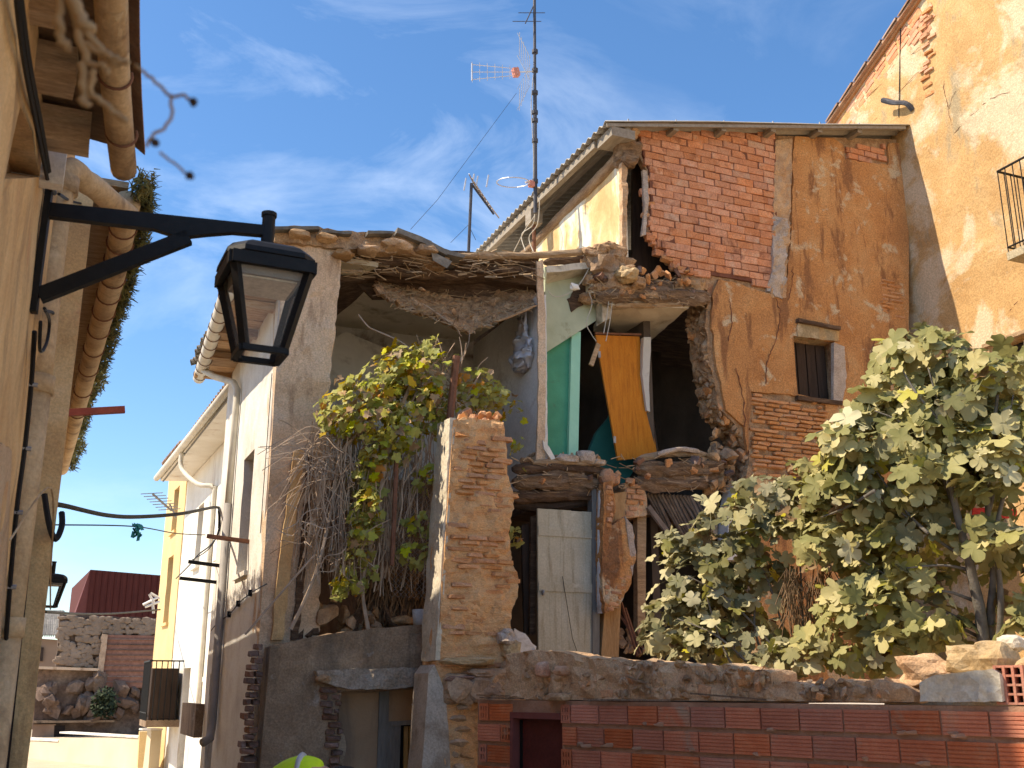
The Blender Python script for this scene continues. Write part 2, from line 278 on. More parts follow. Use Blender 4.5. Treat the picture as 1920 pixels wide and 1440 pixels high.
def pip(x, y, poly):
    c = False; j = len(poly) - 1
    for i in range(len(poly)):
        a, b = poly[i], poly[j]
        if (a[1] > y) != (b[1] > y) and x < (b[0] - a[0]) * (y - a[1]) / (b[1] - a[1]) + a[0]: c = not c
        j = i
    return c
def resample(poly, step, rag):
    out = []; n = len(poly)
    for i in range(n):
        a, b = poly[i], poly[(i + 1) % n]; r = a[2] if len(a) > 2 else rag
        d = math.hypot(b[0] - a[0], b[1] - a[1]); k = max(1, int(d / (step if r else max(step, .3))))
        for m in range(k):
            t = m / k; x = a[0] + (b[0] - a[0]) * t; y = a[1] + (b[1] - a[1]) * t
            if r and m:
                x += r * (noise.noise(Vector((x * 5, y * 5, 1.3))) + .7 * noise.noise(Vector((x * 17, y * 17, 4.1)))); y += r * (noise.noise(Vector((x * 5, y * 5, 8.3))) + .7 * noise.noise(Vector((x * 17, y * 17, 9.1))))
            out.append((x, y))
    return out
def slab(mb, poly, fmap, dvec, res=.12, step=.07, rag=0., amp=.0, holes=(), edge=.0, rings=1, fs=3., bend=None):
    """A wall sheet: outline poly (a, b[, raggedness of the edge that follows]), fmap(a, b) -> point, thickness vector dvec."""
    loops = [resample(poly, step, rag)] + [resample(h, step, 0) for h in holes]
    pts = []; edges = []
    for lp in loops:
        o = len(pts); pts += [Vector(p) for p in lp]; edges += [(o + i, o + (i + 1) % len(lp)) for i in range(len(lp))]
    xs = [p[0] for p in loops[0]]; ys = [p[1] for p in loops[0]]
    x = min(xs) + res / 2
    while x < max(xs):
        y = min(ys) + res / 2
        while y < max(ys):
            px = x + U(-.3, .3) * res; py = y + U(-.3, .3) * res
            if pip(px, py, loops[0]) and not any(pip(px, py, h) for h in loops[1:]): pts.append(Vector((px, py)))
            y += res
        x += res
    V, E_, T_, *_ = delaunay_2d_cdt(pts, edges, [], 0, 1e-5, False)
    tris = []
    for t in T_:
        cx = sum(V[i].x for i in t) / 3; cy_ = sum(V[i].y for i in t) / 3
        if pip(cx, cy_, loops[0]) and not any(pip(cx, cy_, h) for h in loops[1:]): tris.append(tuple(t))
    dvec = Vector(dvec); nrm = -dvec.normalized(); front = []
    for p in V:
        w = fmap(p.x, p.y)
        if amp: w = w + nrm * amp * (noise.noise(w * fs) + .5 * noise.noise(w * fs * 3.1) + .3 * noise.noise(w * fs * 8))
        front.append(w)
    o = len(mb.v); mb.v += front; nv = len(V)
    mb.v += [fmap(p.x, p.y) + dvec for p in V]
    cnt = {}
    for t in tris:
        mb.f.append(tuple(i + o for i in t)); mb.f.append(tuple(i + o + nv for i in reversed(t)))
        for a, b in ((t[0], t[1]), (t[1], t[2]), (t[2], t[0])):
            k = (min(a, b), max(a, b)); cnt.setdefault(k, []).append((a, b))
    bd = [v[0] for v in cnt.values() if len(v) == 1]
    ringv = {}
    def rv(i, k):
        if k == 0: return o + i
        if k == rings: return o + nv + i
        if (i, k) not in ringv:
            w = front[i].lerp(mb.v[o + nv + i], k / rings); n_ = noise.noise_vector(w * 6) * edge + noise.noise_vector(w * 17) * edge * .6
            n_ -= nrm * n_.dot(nrm); ringv[(i, k)] = len(mb.v); mb.v.append(w + n_)
        return ringv[(i, k)]
    for a, b in bd:
        for k in range(rings): mb.f.append((rv(b, k), rv(a, k), rv(a, k + 1), rv(b, k + 1)))
    return mb
def qwall(name, px, q, th, mat, parent, smooth=False, holes=(), **kw):
    lab = kw.pop('label', None); raw = kw.pop('raw', False); kind = kw.pop('kind', None)
    poly = px if raw else pq(px, q); hs = holes if raw else [pq(h, q) for h in holes]
    mb = slab(MB(), poly, lambda a, b: Vector((a, q, b)), (0, th, 0), holes=hs, **kw)
    o = mb.build(name, mat, parent, smooth)
    if lab: o['label'] = lab
    if kind: o['kind'] = kind
    return o
def swall(name, px, s, th, mat, parent, smooth=False, holes=(), **kw):
    lab = kw.pop('label', None); raw = kw.pop('raw', False)
    poly = px if raw else ps(px, s); hs = holes if raw else [ps(h, s) for h in holes]
    mb = slab(MB(), poly, lambda a, b: Vector((s, a, b)), (th, 0, 0), holes=hs, **kw)
    o = mb.build(name, mat, parent, smooth)
    if lab: o['label'] = lab
    return o
def rect(a0, b0, a1, b1): return [(a0, b0), (a1, b0), (a1, b1), (a0, b1)]
def path(pts, n=6, jit=0.):
    """smooth curve through points"""
    P = [Vector(p) for p in pts]; o = []
    for i in range(len(P) - 1):
        p0 = P[max(i - 1, 0)]; p1 = P[i]; p2 = P[i + 1]; p3 = P[min(i + 2, len(P) - 1)]
        for k in range(n):
            t = k / n
            q = .5 * ((2 * p1) + (p2 - p0) * t + (2 * p0 - 5 * p1 + 4 * p2 - p3) * t * t + (3 * p1 - p0 - 3 * p2 + p3) * t ** 3)
            if jit and (i or k): q = q + Vector((U(-jit, jit), U(-jit, jit), U(-jit, jit)))
            o.append(q)
    o.append(P[-1]); return o

# unit bricks: centre at origin, size 1, chipped corners
def unit_brick(mat, seed, jit=.05, bev=.06):
    rs = random.Random(seed); bm = bmesh.new(); bmesh.ops.create_cube(bm, size=1)
    bmesh.ops.bevel(bm, geom=list(bm.edges), offset=bev, segments=1, affect='EDGES')
    for v in bm.verts: v.co += Vector((rs.uniform(-jit, jit) * .4, rs.uniform(-jit, jit), rs.uniform(-jit, jit)))
    me = bpy.data.meshes.new('brick'); bm.to_mesh(me); bm.free(); me.materials.append(mat); return me
RB = [unit_brick(red_brick, i, .05) for i in range(5)]
TB = [unit_brick(thin_brick, 10 + i, .12, .1) for i in range(6)]
OB = [unit_brick(ochre_brick, 60 + i, .14, .14) for i in range(6)]
DB = [unit_brick(dark_brick, 30 + i, .12, .1) for i in range(5)]
def unit_stone(mat, seed):
    rs = random.Random(seed + 50); bm = bmesh.new()
    for i in range(17):
        v = Vector((rs.gauss(0, 1), rs.gauss(0, 1), rs.gauss(0, 1))).normalized() * rs.uniform(.42, .6); bm.verts.new(v)
    bmesh.ops.convex_hull(bm, input=bm.verts); me = bpy.data.meshes.new('stone'); bm.to_mesh(me); bm.free()
    me.materials.append(mat); return me
ST = [unit_stone(stone_m, i) for i in range(7)]; SD = [unit_stone(soot_ruin, 20 + i) for i in range(4)]; SR_ = [unit_stone(rubble_m, 30 + i) for i in range(5)]
def qrot(z=0, x=0, y=0): return (Matrix.Rotation(z, 3, 'Z') @ Matrix.Rotation(x, 3, 'X') @ Matrix.Rotation(y, 3, 'Y')).to_quaternion()
def courses(poly, q, bl, ch, gap, meshes, parent, dep=.1, prot=.0, pj=.01, drop=0., shift=.5, lj=.06, tilt=.004, name='brick', zj=0):
    """brick courses laid inside outline poly (s, z) on the plane Y = q; prot is how far they stand proud of it"""
    xs = [p[0] for p in poly]; zs = [p[1] for p in poly]; z = min(zs); k = 0; n = 0
    while z < max(zs):
        x = min(xs) - bl * shift * (k % 2) - U(0, .05)
        h = ch * U(1 - zj, 1 + zj)
        while x < max(xs):
            l = bl * U(1 - lj, 1 + lj)
            x0, x1 = x, x + l - gap
            inside = [xx for xx in (x0, x0 + (x1 - x0) * .25, (x0 + x1) / 2, x0 + (x1 - x0) * .75, x1) if pip(xx, z + h / 2, poly)]
            if len(inside) >= 2 and R() >= drop:
                a, b = min(inside), max(inside)
                if x0 in inside: a = x0
                if x1 in inside: b = x1
                if b - a > .04:
                    p = prot + U(-pj, pj)
                    inst(name, random.choice(meshes), None, ((a + b) / 2, q - p + dep / 2, z + h / 2), qrot(U(-tilt, tilt) * 3, U(-tilt, tilt), U(-tilt, tilt)), (b - a, dep, h - gap), parent); n += 1
            x += l
        z += h; k += 1
    return n
def heap(parent, n, fn, size, mats=None, name='stone', flat=.8):
    for i in range(n):
        p = fn(i)
        if p is None: continue
        sz = U(*size); inst(name, random.choice(mats or ST), None, p, Quaternion((U(-1, 1), U(-1, 1), U(-1, 1), U(-1, 1))).normalized(), (sz * U(.8, 1.4), sz * U(.7, 1.1), sz * U(.6, 1) * flat), parent)

# ------------------------------------------------------------------ ground
g = MB(); g.add([(-300, -300, 0), (300, -300, 0), (300, 300, 0), (-300, 300, 0)], [(0, 1, 2, 3)])
o = g.build('ground', paving); o['kind'] = 'structure'
g = MB(); n_ = 14
ys = [(4.6 + 8.3 * i / n_) for i in range(n_ + 1)]
for i in range(n_ + 1):
    for j in range(n_ + 1):
        s_ = 4.9 + 8.0 * i / n_; q_ = 6.6 + 6.3 * j / n_
        g.v.append(Vector((s_, q_, .9 + .5 * noise.noise(Vector((s_, q_, 0))) if s_ + .67 * q_ > 12.75 else .1)))
for i in range(n_):
    for j in range(n_): a = i * (n_ + 1) + j; g.f.append((a, a + n_ + 1, a + n_ + 2, a + 1))
o = g.build('yard_ground', earth); o['kind'] = 'structure'

# ------------------------------------------------------------------ the ruined house (front plane Y = 13)
Q0 = 13.0
ruin = thing('ruined_house', 'half collapsed house torn open at the front, with painted rooms and red brick upper wall', 'house', (7, 13, 0))
# limewashed lane front and the brown end wall
S_A = 2.3
wA = ps([(447, 1070), (470, 1052), (472, 893), (452, 912)], S_A)
wq0, wq1 = 14.05, 14.85; wz0 = 3.15; wz1 = 4.75
swall('lane_wall', [(13.0, 0), (17.0, 0), (17.0, 6.62), (13.0, 6.85)], S_A, .4, white_old, ruin, raw=True, holes=[rect(wq0, wz0, wq1, wz1), rect(15.9, .2, 16.6, 1.9)], res=.3, amp=.012, label='white limewashed wall along the lane, peeling to brown near its foot')
MB().box((S_A + .2, wq0 + .003, wz0 + .003), (S_A + .25, wq1 - .003, wz1 - .003)).build('window', shutter_m, ruin)
MB().box((S_A - .04, wq0 - .06, wz0 - .06), (S_A + .2, wq1 + .06, wz0 - .002)).build('window_sill', white_old, ruin)
MB().box((S_A + .22, 15.903, .203), (S_A + .27, 16.597, 1.897)).build('door', shutter_m, ruin)
endpx = [(528, 545), (545, 452), (585, 446), (640, 466, .03), (634, 530, .035), (626, 620, .03), (617, 700, .03), (610, 760, .03), (604, 840, .04), (600, 1000, .04), (592, 1215)]
e_ = pq(endpx, Q0)
e_ = [(S_A + .012, e_[1][1])] + e_[2:] + [(S_A + .012, 1.2)]
qwall('end_wall', e_, Q0 - .075, .45, brown_pl, ruin, raw=True, res=.1, amp=.03, rings=4, edge=.05)
# pale jamb and low end of the wall beside the yard
qwall('jamb', [(552, 843), (572, 843), (556, 960), (545, 1070), (530, 1200), (508, 1200), (530, 1000)], 12.86, .12, left_pl, ruin, step=.1, rag=.02, res=.15, amp=.02)
qwall('jamb', [(576, 850), (590, 850), (578, 1010), (560, 1200), (546, 1200), (566, 1010)], 12.88, .09, old_wood, ruin, step=.1, rag=.02, res=.15, amp=.02)
# eave along the lane: rough boards, clay gutter, tiles
EA0, EA1 = 12.95, 17.1
for i in range(12):
    q_ = EA0 + .1 + i * (EA1 - EA0 - .1) / 12; ww = (EA1 - EA0) / 12 - .015
    MB().box((1.72 + U(0, .03) + i * .008, q_, 6.52 + U(-.02, .02)), (2.42, q_ + ww, 6.56 + U(0, .02))).build('board', board_m, ruin)
for q_ in (13.3, 14.5, 15.7, 16.8):
    MB().beam((1.74, q_, 6.47), (2.3, q_, 6.47), .13, .1).build('rafter_end', board_m, ruin)
gp = [(1.66 + (q_ - 13) * .045, q_, 6.5) for q_ in (12.95, 14, 15, 16, 17.15)]
MB().tube(gp, .095, 12).build('gutter', white_pvc, ruin, True)
for i in range(10):
    q_ = 13.15 + i * .42; a = Vector((1.66 + (q_ - 13) * .045, q_, 6.5))
    MB().tube([a + Vector((math.cos(t) * .101, 0, math.sin(t) * .101)) for t in [math.pi * (1 + k / 8) for k in range(-1, 10)]], .006, 5).build('gutter_hoop', rust, ruin)
MB().tube([(1.83, 16.4, 6.42), (1.98, 16.2, 6.28), (2.2, 15.75, 6.1), (2.24, 15.6, 5.95), (2.24, 15.6, 5.6), (2.23, 15.6, 4.2)], .05, 10).build('downpipe', white_pvc, ruin, True)
MB().tube([(2.23, 15.6, 4.25), (2.23, 15.6, 1.25), (2.2, 15.5, 1.05), (2.1, 15.4, 1.0)], .06, 10).build('downpipe', shaded_pvc, ruin, True, label='lower length of the same downpipe, coloured grey for its shade')
def tile(mb_len=.42, r=.1, n=6):
    m = MB()
    for k in range(2):
        for rr in (r, r - .015):
            for j in range(n + 1):
                a = math.pi * j / n; m.v.append(Vector((math.cos(a) * rr * (1 if k else .82), k * mb_len, math.sin(a) * rr * (1 if k else .82))))
    w_ = n + 1
    for j in range(n):
        m.f += [(j, j + 1, 2 * w_ + j + 1, 2 * w_ + j), (w_ + j + 1, w_ + j, 3 * w_ + j, 3 * w_ + j + 1), (j + 1, j, w_ + j, w_ + j + 1), (2 * w_ + j, 2 * w_ + j + 1, 3 * w_ + j + 1, 3 * w_ + j)]
    m.f += [(0, 2 * w_, 3 * w_, w_), (n, w_ + n, 3 * w_ + n, 2 * w_ + n)]
    return m
def tile_mesh(mat):
    m = tile(); me = bpy.data.meshes.new('roof_tile'); me.from_pydata(m.v, [], m.f); me.materials.append(mat); return me
TM = tile_mesh(tile_m); TG = tile_mesh(grey_tile)
def tiles_q(parent, s0, z0, slope, qs, nrow, me, n_up=3, dirn=1, jit=.02, name='roof_tile'):
    """rows of barrel tiles whose axis climbs along +X (dirn 1)"""
    for q_ in qs:
        for k in range(n_up):
            x = s0 + dirn * k * .34; z = z0 + k * .34 * slope
            rot = (Matrix.Rotation(-math.pi / 2 * dirn, 3, 'Z') @ Matrix.Rotation(math.atan(slope), 3, 'X')).to_quaternion()
            inst(name, me, None, (x + U(-jit, jit), q_ + U(-jit, jit), z + U(-jit, jit) * .5), rot, (1, 1, 1), parent)
tiles_q(ruin, 1.7, 6.62, .42, [13.05 + .2 * i for i in range(20)], 1, TG, 2)
# roof of the open room: broken edge of rubble, slabs and tiles
top = [(515, 428), (560, 424), (597, 426), (606, 430), (680, 434), (743, 434), (812, 458), (846, 478), (838, 498), (815, 490, .03), (775, 476, .04), (720, 472, .04), (690, 468, .04), (640, 466, .03), (600, 460, .03), (560, 456, .02), (515, 452)]
qwall('roof_edge', top, 12.86, 1.6, rubble_m, ruin, res=.08, step=.06, amp=.06, rag=.02, rings=5, edge=.03, fs=5)
for pts in [[(515, 424), (597, 424), (600, 430), (515, 430)], [(604, 431), (660, 433), (660, 438), (604, 436)], [(690, 432), (738, 433), (738, 438), (690, 438)], [(746, 426), (810, 452), (806, 460), (744, 436)], [(800, 448), (842, 470), (838, 478), (798, 458)], [(835, 466), (872, 478), (870, 483), (832, 474)]]:
    qwall('roof_tile', pts, 12.74, .5, grey_tile, ruin, res=.12, step=.08, amp=.012, rag=.008)
for (a, b, c_, d_) in [(645, 478, 34, 10), (690, 470, 40, 12), (745, 462, 56, 16), (800, 470, 40, 14), (560, 442, 40, 12), (610, 448, 36, 12)]:
    p = ONQ(a, b, 12.84); MB().blob(p, (c_ / 270, .14, d_ / 230), a, .4, 2, .6).build('stone', stone_m, ruin)
MB().add(*(lambda P: (P, [(0, 1, 2, 3), (7, 6, 5, 4), (0, 4, 5, 1), (1, 5, 6, 2), (2, 6, 7, 3), (3, 7, 4, 0)]))([ONQ(808, 470, 12.75), ONQ(848, 490, 12.75), ONQ(838, 503, 12.75), ONQ(812, 488, 12.75), ONQ(808, 470, 13.1), ONQ(848, 490, 13.1), ONQ(838, 503, 13.1), ONQ(812, 488, 13.1)])).build('slab', grey_tile, ruin)
# roof timbers across the open room
def log(pts_px, q_, r, mat=log_m, rough=.35, name='beam', n=9, taper=None, sag=0):
    P = [ONQ(u, v, q_ + (dq if len(a) > 2 else 0)) for a in pts_px for u, v, dq in [(a[0], a[1], a[2] if len(a) > 2 else 0)]]
    P = path(P, 7)
    rr = [r * (taper[0] + (taper[1] - taper[0]) * i / (len(P) - 1)) if taper else r for i in range(len(P))]
    k = len(rr)
    for i in range(k):
        e = min(i, k - 1 - i); rr[i] *= (.45, .8, .95, 1)[min(e, 3)] if k > 8 else 1
    P[0] = P[0] + Vector((U(-.08, .02), 0, U(-.03, .03))); P[-1] = P[-1] + Vector((U(-.02, .08), 0, U(-.03, .03)))
    return MB().tube(P, rr, n, rough).build(name, mat, ruin)
log([(700, 486), (800, 490), (900, 484), (1005, 482)], 13.1, .075, old_wood, .4)
log([(715, 505), (830, 515), (930, 505), (1003, 494)], 13.25, .085, old_wood, .4)
log([(715, 522), (830, 526), (930, 520), (1000, 508)], 13.5, .05, old_wood, .45)
log([(840, 480), (930, 480), (1020, 478), (1110, 470)], 13.0, .05, rafter_m, .4)
log([(1020, 492), (1070, 489), (1120, 482)], 13.15, .06, old_wood, .4)
for pts in [[(860, 472), (940, 484), (1000, 488), (1000, 494), (930, 492), (860, 480)], [(700, 476), (790, 482), (840, 492), (838, 498), (780, 490), (700, 484)], [(850, 500), (1000, 498), (1000, 508), (900, 512)], ]:
    qwall('board', pts, 13.05 + U(0, .2), .5, old_wood, ruin, rag=.02, step=.08, res=.1, amp=.02)
qwall('roof_underside', [(640, 464), (1010, 476), (1010, 560), (700, 560), (640, 500)], 13.62, .06, old_wood, ruin, res=.2, amp=.05)
# ceiling of the open room and the torn sheet of reed plaster that hangs from it
zc = ONQ(650, 492, 13.1).z
cl = []; q1 = 15.6
m = slab(MB(), [(2.7, 13.08), (3.62, 13.08, .05), (3.5, 13.5, .06), (3.95, 13.75, .06), (4.6, 14.1, .05), (5.95, 14.1), (5.95, q1), (2.7, q1)], lambda a, b: Vector((a, b, zc - .02 + .04 * noise.noise(Vector((a, b, 0))))), (0, 0, .07), res=.2, step=.08, amp=0)
m.build('ceiling', cream, ruin)
hang = MB(); nu = 80; nv_ = 26
lowpx = [(708, 545), (730, 562), (760, 578), (800, 590), (835, 604), (865, 618), (885, 622), (910, 610), (940, 597), (975, 584), (1004, 572)]
uppx = [(700, 520), (760, 535), (820, 540), (880, 542), (940, 540), (1004, 532)]
def lerp_px(L_, t):
    us = L_[0][0] + (L_[-1][0] - L_[0][0]) * t
    for a, b in zip(L_, L_[1:]):
        if us <= b[0] + 1e-6: k = (us - a[0]) / (b[0] - a[0]); return us, a[1] + (b[1] - a[1]) * k
    return L_[-1]
for side in (0, 1):
    for i in range(nu + 1):
        t = i / nu; a = ONQ(*lerp_px(lowpx, t), 13.02); b = ONQ(*lerp_px(uppx, t), 13.75)
        for j in range(nv_ + 1):
            k = j / nv_; p = a.lerp(b, k); p += noise.noise_vector(p * 5) * .05 + noise.noise_vector(p * 13) * .045 + noise.noise_vector(p * 31) * .025
            if side: p = p + Vector((0, .13, .03))
            hang.v.append(p)
W_ = nv_ + 1; O_ = (nu + 1) * W_
for i in range(nu):
    for j in range(nv_):
        a = i * W_ + j; hang.f += [(a, a + W_, a + W_ + 1, a + 1), (O_ + a + 1, O_ + a + W_ + 1, O_ + a + W_, O_ + a)]
    a = i * W_; hang.f += [(a, O_ + a, O_ + a + W_, a + W_), (a + nv_ + W_, O_ + a + nv_ + W_, O_ + a + nv_, a + nv_)]
for j in range(nv_):
    hang.f += [(j, j + 1, O_ + j + 1, O_ + j), (nu * W_ + j + 1, nu * W_ + j, O_ + nu * W_ + j, O_ + nu * W_ + j + 1)]
hang.build('torn_ceiling', rubble_m, ruin, label='torn sheet of reed and plaster ceiling sagging from the roof beams')
heap(ruin, 14, lambda i: ONQ(*(lambda t: (lambda a, b, k: (a[0] * k + b[0] * (1 - k), a[1] * k + b[1] * (1 - k)))(lerp_px(lowpx, t), lerp_px(uppx, t), R()))(U(.25, 1)), 13.12), (.05, .12), SR_, 'plaster_lump', .35)
log([(930, 603), (965, 590), (1003, 573)], 12.98, .02, rafter_m, .2, 'lath')
log([(795, 570), (852, 612), (862, 628)], 13.0, .012, twig_m, .1, 'lath')
m = MB(); zr0, zr1 = 7.0, 7.42
m.add([(2.2, 13.5, 6.75), (4.4, 13.5, 7.38), (7.45, 13.3, 7.42), (7.45, 17.2, 7.42), (4.4, 17.2, 7.38), (2.2, 17.2, 6.75), (2.2, 13.5, 6.85), (4.4, 13.5, 7.48), (7.45, 13.3, 7.52), (7.45, 17.2, 7.52), (4.4, 17.2, 7.48), (2.2, 17.2, 6.85)], [(0, 1, 4, 5), (1, 2, 3, 4), (6, 11, 10, 7), (7, 10, 9, 8), (0, 6, 7, 1), (1, 7, 8, 2), (2, 8, 9, 3), (3, 9, 10, 4), (4, 10, 11, 5), (5, 11, 6, 0)]); m.build('roof_deck', old_wood, ruin)
m = MB(); t_ = tile()
for i in range(17):
    for k in range(6):
        M_ = Matrix.Rotation(-math.pi / 2, 3, 'Z') @ Matrix.Rotation(.28, 3, 'X'); c = Vector((2.25 + k * .34, 13.6 + i * .21, 6.9 + k * .098)); m.add([c + M_ @ v for v in t_.v], t_.f)
m.build('tile_field', grey_tile, ruin, kind='stuff')
m = MB()
for i in range(320):
    t = U(.02, .98); k = U(0, 1) ** 2; a = ONQ(*lerp_px(lowpx, t), 13.0).lerp(ONQ(*lerp_px(uppx, t), 13.7), k); d = Vector((U(-.25, .25), U(-.25, .02), U(-.12, .1))); m.tube([a - d * .5, a + d * .5 + Vector((0, 0, U(-.04, .02)))], U(.003, .008), 3, cap=False)
for i in range(200):
    u = U(640, 1010); a = ONQ(u, U(470, 520), U(12.85, 13.2)); d = Vector((U(-.3, .3), U(-.2, .05), U(-.1, .04))); m.tube([a - d * .4, a + d * .6], U(.004, .01), 3, cap=False)
for i in range(150):
    u = U(965, 1370) ; a = ONQ(u, U(855, 925), U(12.85, 13.0)); d = Vector((U(-.22, .22), U(-.15, .02), U(-.1, .05))); m.tube([a - d * .5, a + d * .5], U(.003, .009), 3, cap=False)
for i in range(140):
    u = U(1105, 1325) ; a = ONQ(u, U(520, 575), U(12.85, 13.0)); d = Vector((U(-.2, .2), U(-.15, .02), U(-.1, .06))); m.tube([a - d * .5, a + d * .5], U(.003, .009), 3, cap=False)
m.build('snapped_canes', M('cane', [(.3, (.3, .2, .11)), (.7, (.5, .37, .23))], 5, .85, bump=.2), ruin, recalc=False, kind='stuff')
heap(ruin, 30, lambda i: ONQ(U(1110, 1310), U(505, 556), 12.9 + U(-.05, .1)), (.06, .13), OB + DB, 'brick_fragment', .6)
heap(ruin, 22, lambda i: ONQ(U(980, 1380), U(858, 905), 12.88 + U(-.03, .1)), (.06, .13), OB + DB, 'brick_fragment', .6)
# room walls behind
qwall('back_wall', rect(2.7, .3, 5.98, 7.4), q1, .2, room_grey, ruin, raw=True, res=.4)
qwall('back_wall', pq([(612, 640), (648, 622), (760, 668), (830, 690), (900, 705), (900, 900), (600, 900)], 15.3), 15.3, .2, room_grey, ruin, raw=True, res=.3)
swall('inner_wall', rect(13.42, .5, q1, 7.2), 2.72, .03, room_grey, ruin, raw=True, res=.4)
# partition with its white face toward the lane
PS = 5.98
swall('partition', [(13.0, 4.5, .02), (13.0, 7.12), (q1, 7.12), (q1, 4.5), (13.9, 4.42), (13.5, 4.3), (13.2, 4.35)], PS, .11, room_white, ruin, raw=True, res=.2, step=.08, amp=.012, rings=2, edge=.03)
qwall('partition_edge', [(1006, 492), (1018, 486), (1022, 600, .015), (1024, 700, .015), (1022, 800, .015), (1022, 868, .01), (1004, 868), (1008, 800, .015), (1010, 700, .012), (1009, 600, .012)], 12.965, .04, brown_pl, ruin, res=.05, step=.06, amp=.015, rag=.01)
# green rooms
qwall('green_wall', [(1022, 655), (1075, 622), (1075, 880), (1015, 880)], 13.42, .06, green, ruin)
qwall('green_wall_top', [(1022, 500), (1180, 500), (1150, 500), (1132, 592), (1022, 662)], 13.32, .06, M('pale_green_wall', [(.3, (.4, .44, .3)), (.7, (.56, .6, .44))], 1.5, bump=.3, stain=((.2, .18, .1), 2.2, .55, .7)), ruin)
qwall('door_post', [(1072, 624), (1089, 622), (1084, 858), (1066, 862)], 13.36, .06, green_lit, ruin)
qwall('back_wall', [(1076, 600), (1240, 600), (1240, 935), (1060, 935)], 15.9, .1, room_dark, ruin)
qwall('teal_wall', [(1118, 812), (1150, 770), (1190, 770), (1200, 840), (1190, 880), (1170, 912), (1130, 905), (1100, 860)], 14.0, .08, teal, ruin, rag=.02, step=.1)
# cream soffits
def hang_sheet(name, c4, mat, th=.1, **k):
    P = c4; m = MB(); n_ = 8
    for d in (0, th):
        for i in range(n_ + 1):
            for j in range(n_ + 1):
                p = P[0].lerp(P[1], i / n_).lerp(P[3].lerp(P[2], i / n_), j / n_); p = p + noise.noise_vector(p * 4) * .02; m.v.append(p + Vector((0, 0, d)))
    W = n_ + 1; O = W * W
    for i in range(n_):
        for j in range(n_):
            a = i * W + j; m.f += [(a, a + 1, a + W + 1, a + W), (O + a, O + a + W, O + a + W + 1, O + a + 1)]
        m.f += [(i * W, i * W + W, O + i * W + W, O + i * W), (i * W + n_, O + i * W + n_, O + i * W + W + n_, i * W + W + n_), (i, O + i, O + i + 1, i + 1), (n_ * W + i, n_ * W + i + 1, O + n_ * W + i + 1, O + n_ * W + i)]
    o = m.build(name, mat, ruin); 
    for kk, v in k.items(): o[kk] = v
    return o
z2 = ONQ(1150, 574, 13.0).z
hang_sheet('ceiling', [ONQ(1024, 512, 13.0), ONQ(1112, 502, 13.0), ONQ(1100, 560, 14.6), ONQ(1024, 600, 14.6)], cream)
hang_sheet('ceiling', [ONQ(1142, 572, 13.0), ONQ(1292, 578, 13.0), ONQ(1218, 640, 14.3), ONQ(1112, 622, 14.3)], cream)
qwall('beam_end', [(1128, 556), (1146, 560), (1145, 596), (1130, 604)], 13.1, .2, cream, ruin, rag=.006, step=.05, amp=.01)
qwall('door_frame', [(1207, 632), (1221, 632), (1217, 720), (1219, 772), (1213, 770), (1204, 700)], 13.5, .1, room_grey, ruin, step=.1, rag=.01)
# dark shell behind
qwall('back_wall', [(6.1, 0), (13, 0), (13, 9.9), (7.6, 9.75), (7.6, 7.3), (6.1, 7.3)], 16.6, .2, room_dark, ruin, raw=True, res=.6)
swall('inner_wall', rect(13.55, 0, 16.6, 8.2), 8.0, .12, room_dark, ruin, raw=True, res=.5, label='inner wall coloured dark for the unlit rooms')
MB().box((8.12, 13.5, 4.05), (12.9, 16.6, 4.2)).build('floor_slab', old_wood, ruin)
MB().box((6.1, 13.3, 4.1), (7.95, 16.6, 4.25)).build('floor_slab', old_wood, ruin)
MB().box((7.55, 13.5, 7.55), (12.9, 16.6, 7.7)).build('floor_slab', old_wood, ruin)
# right hand front wall: ochre plaster with red brick infill above
front = [(1200, 246), (1700, 262), (1712, 300), (1695, 640), (1690, 760), (1690, 1300), (1408, 1300), (1404, 1000, .05), (1402, 900, .05), (1400, 835, .06), (1378, 795, .06), (1352, 770, .06), (1342, 730, .05), (1332, 680, .05), (1322, 600, .05), (1326, 545, .05), (1290, 528, .05), (1262, 514, .05), (1252, 494, .05), (1222, 462, .05), (1209, 440, .03), (1214, 380, .03), (1211, 320, .03), (1196, 290)]
fp = pq(front, Q0)
win = pq([(1492, 634), (1561, 640), (1561, 752), (1492, 744)], Q0)
wx0, wx1 = min(p[0] for p in win), max(p[0] for p in win); wzz0, wzz1 = ONQ(1525, 748, Q0).z, ONQ(1525, 637, Q0).z
wr = rect(wx0, wzz0, wx1, wzz1)
up_px = [(1200, 246), (1700, 262), (1712, 300), (1704, 500), (1278, 514), (1268, 498, .04), (1252, 490, .04), (1242, 468, .04), (1222, 450, .04), (1213, 440, .02), (1216, 380, .02), (1213, 320, .02), (1198, 290)]
infill = qwall('infill_wall', up_px, Q0, .11, rubble_m, ruin, res=.2, step=.05, amp=.01, rings=2, edge=.02)
low_px = [(1262, 516), (1704, 502), (1695, 640), (1690, 760), (1690, 1300), (1408, 1300)] + front[7:15]
low_px = [(1330, 512), (1704, 503), (1695, 640), (1690, 760), (1690, 1300), (1408, 1300), (1404, 1000, .05), (1402, 900, .05), (1400, 835, .06), (1378, 795, .06), (1352, 770, .06), (1342, 730, .05), (1332, 680, .05), (1322, 600, .05), (1326, 545, .05), (1290, 528, .04), (1264, 517, .03)]
front_w = qwall('front_wall', pq(low_px, Q0), Q0 + .002, .5, rubble_m, ruin, raw=True, res=.16, step=.05, amp=.035, rings=7, edge=.09, holes=[wr], label='thick broken front wall with a ragged rubble edge')
brick_px = [(1192, 242), (1452, 250), (1456, 545), (1400, 528), (1300, 512), (1272, 510), (1258, 494), (1230, 460), (1213, 436), (1217, 380), (1213, 320), (1196, 284)]
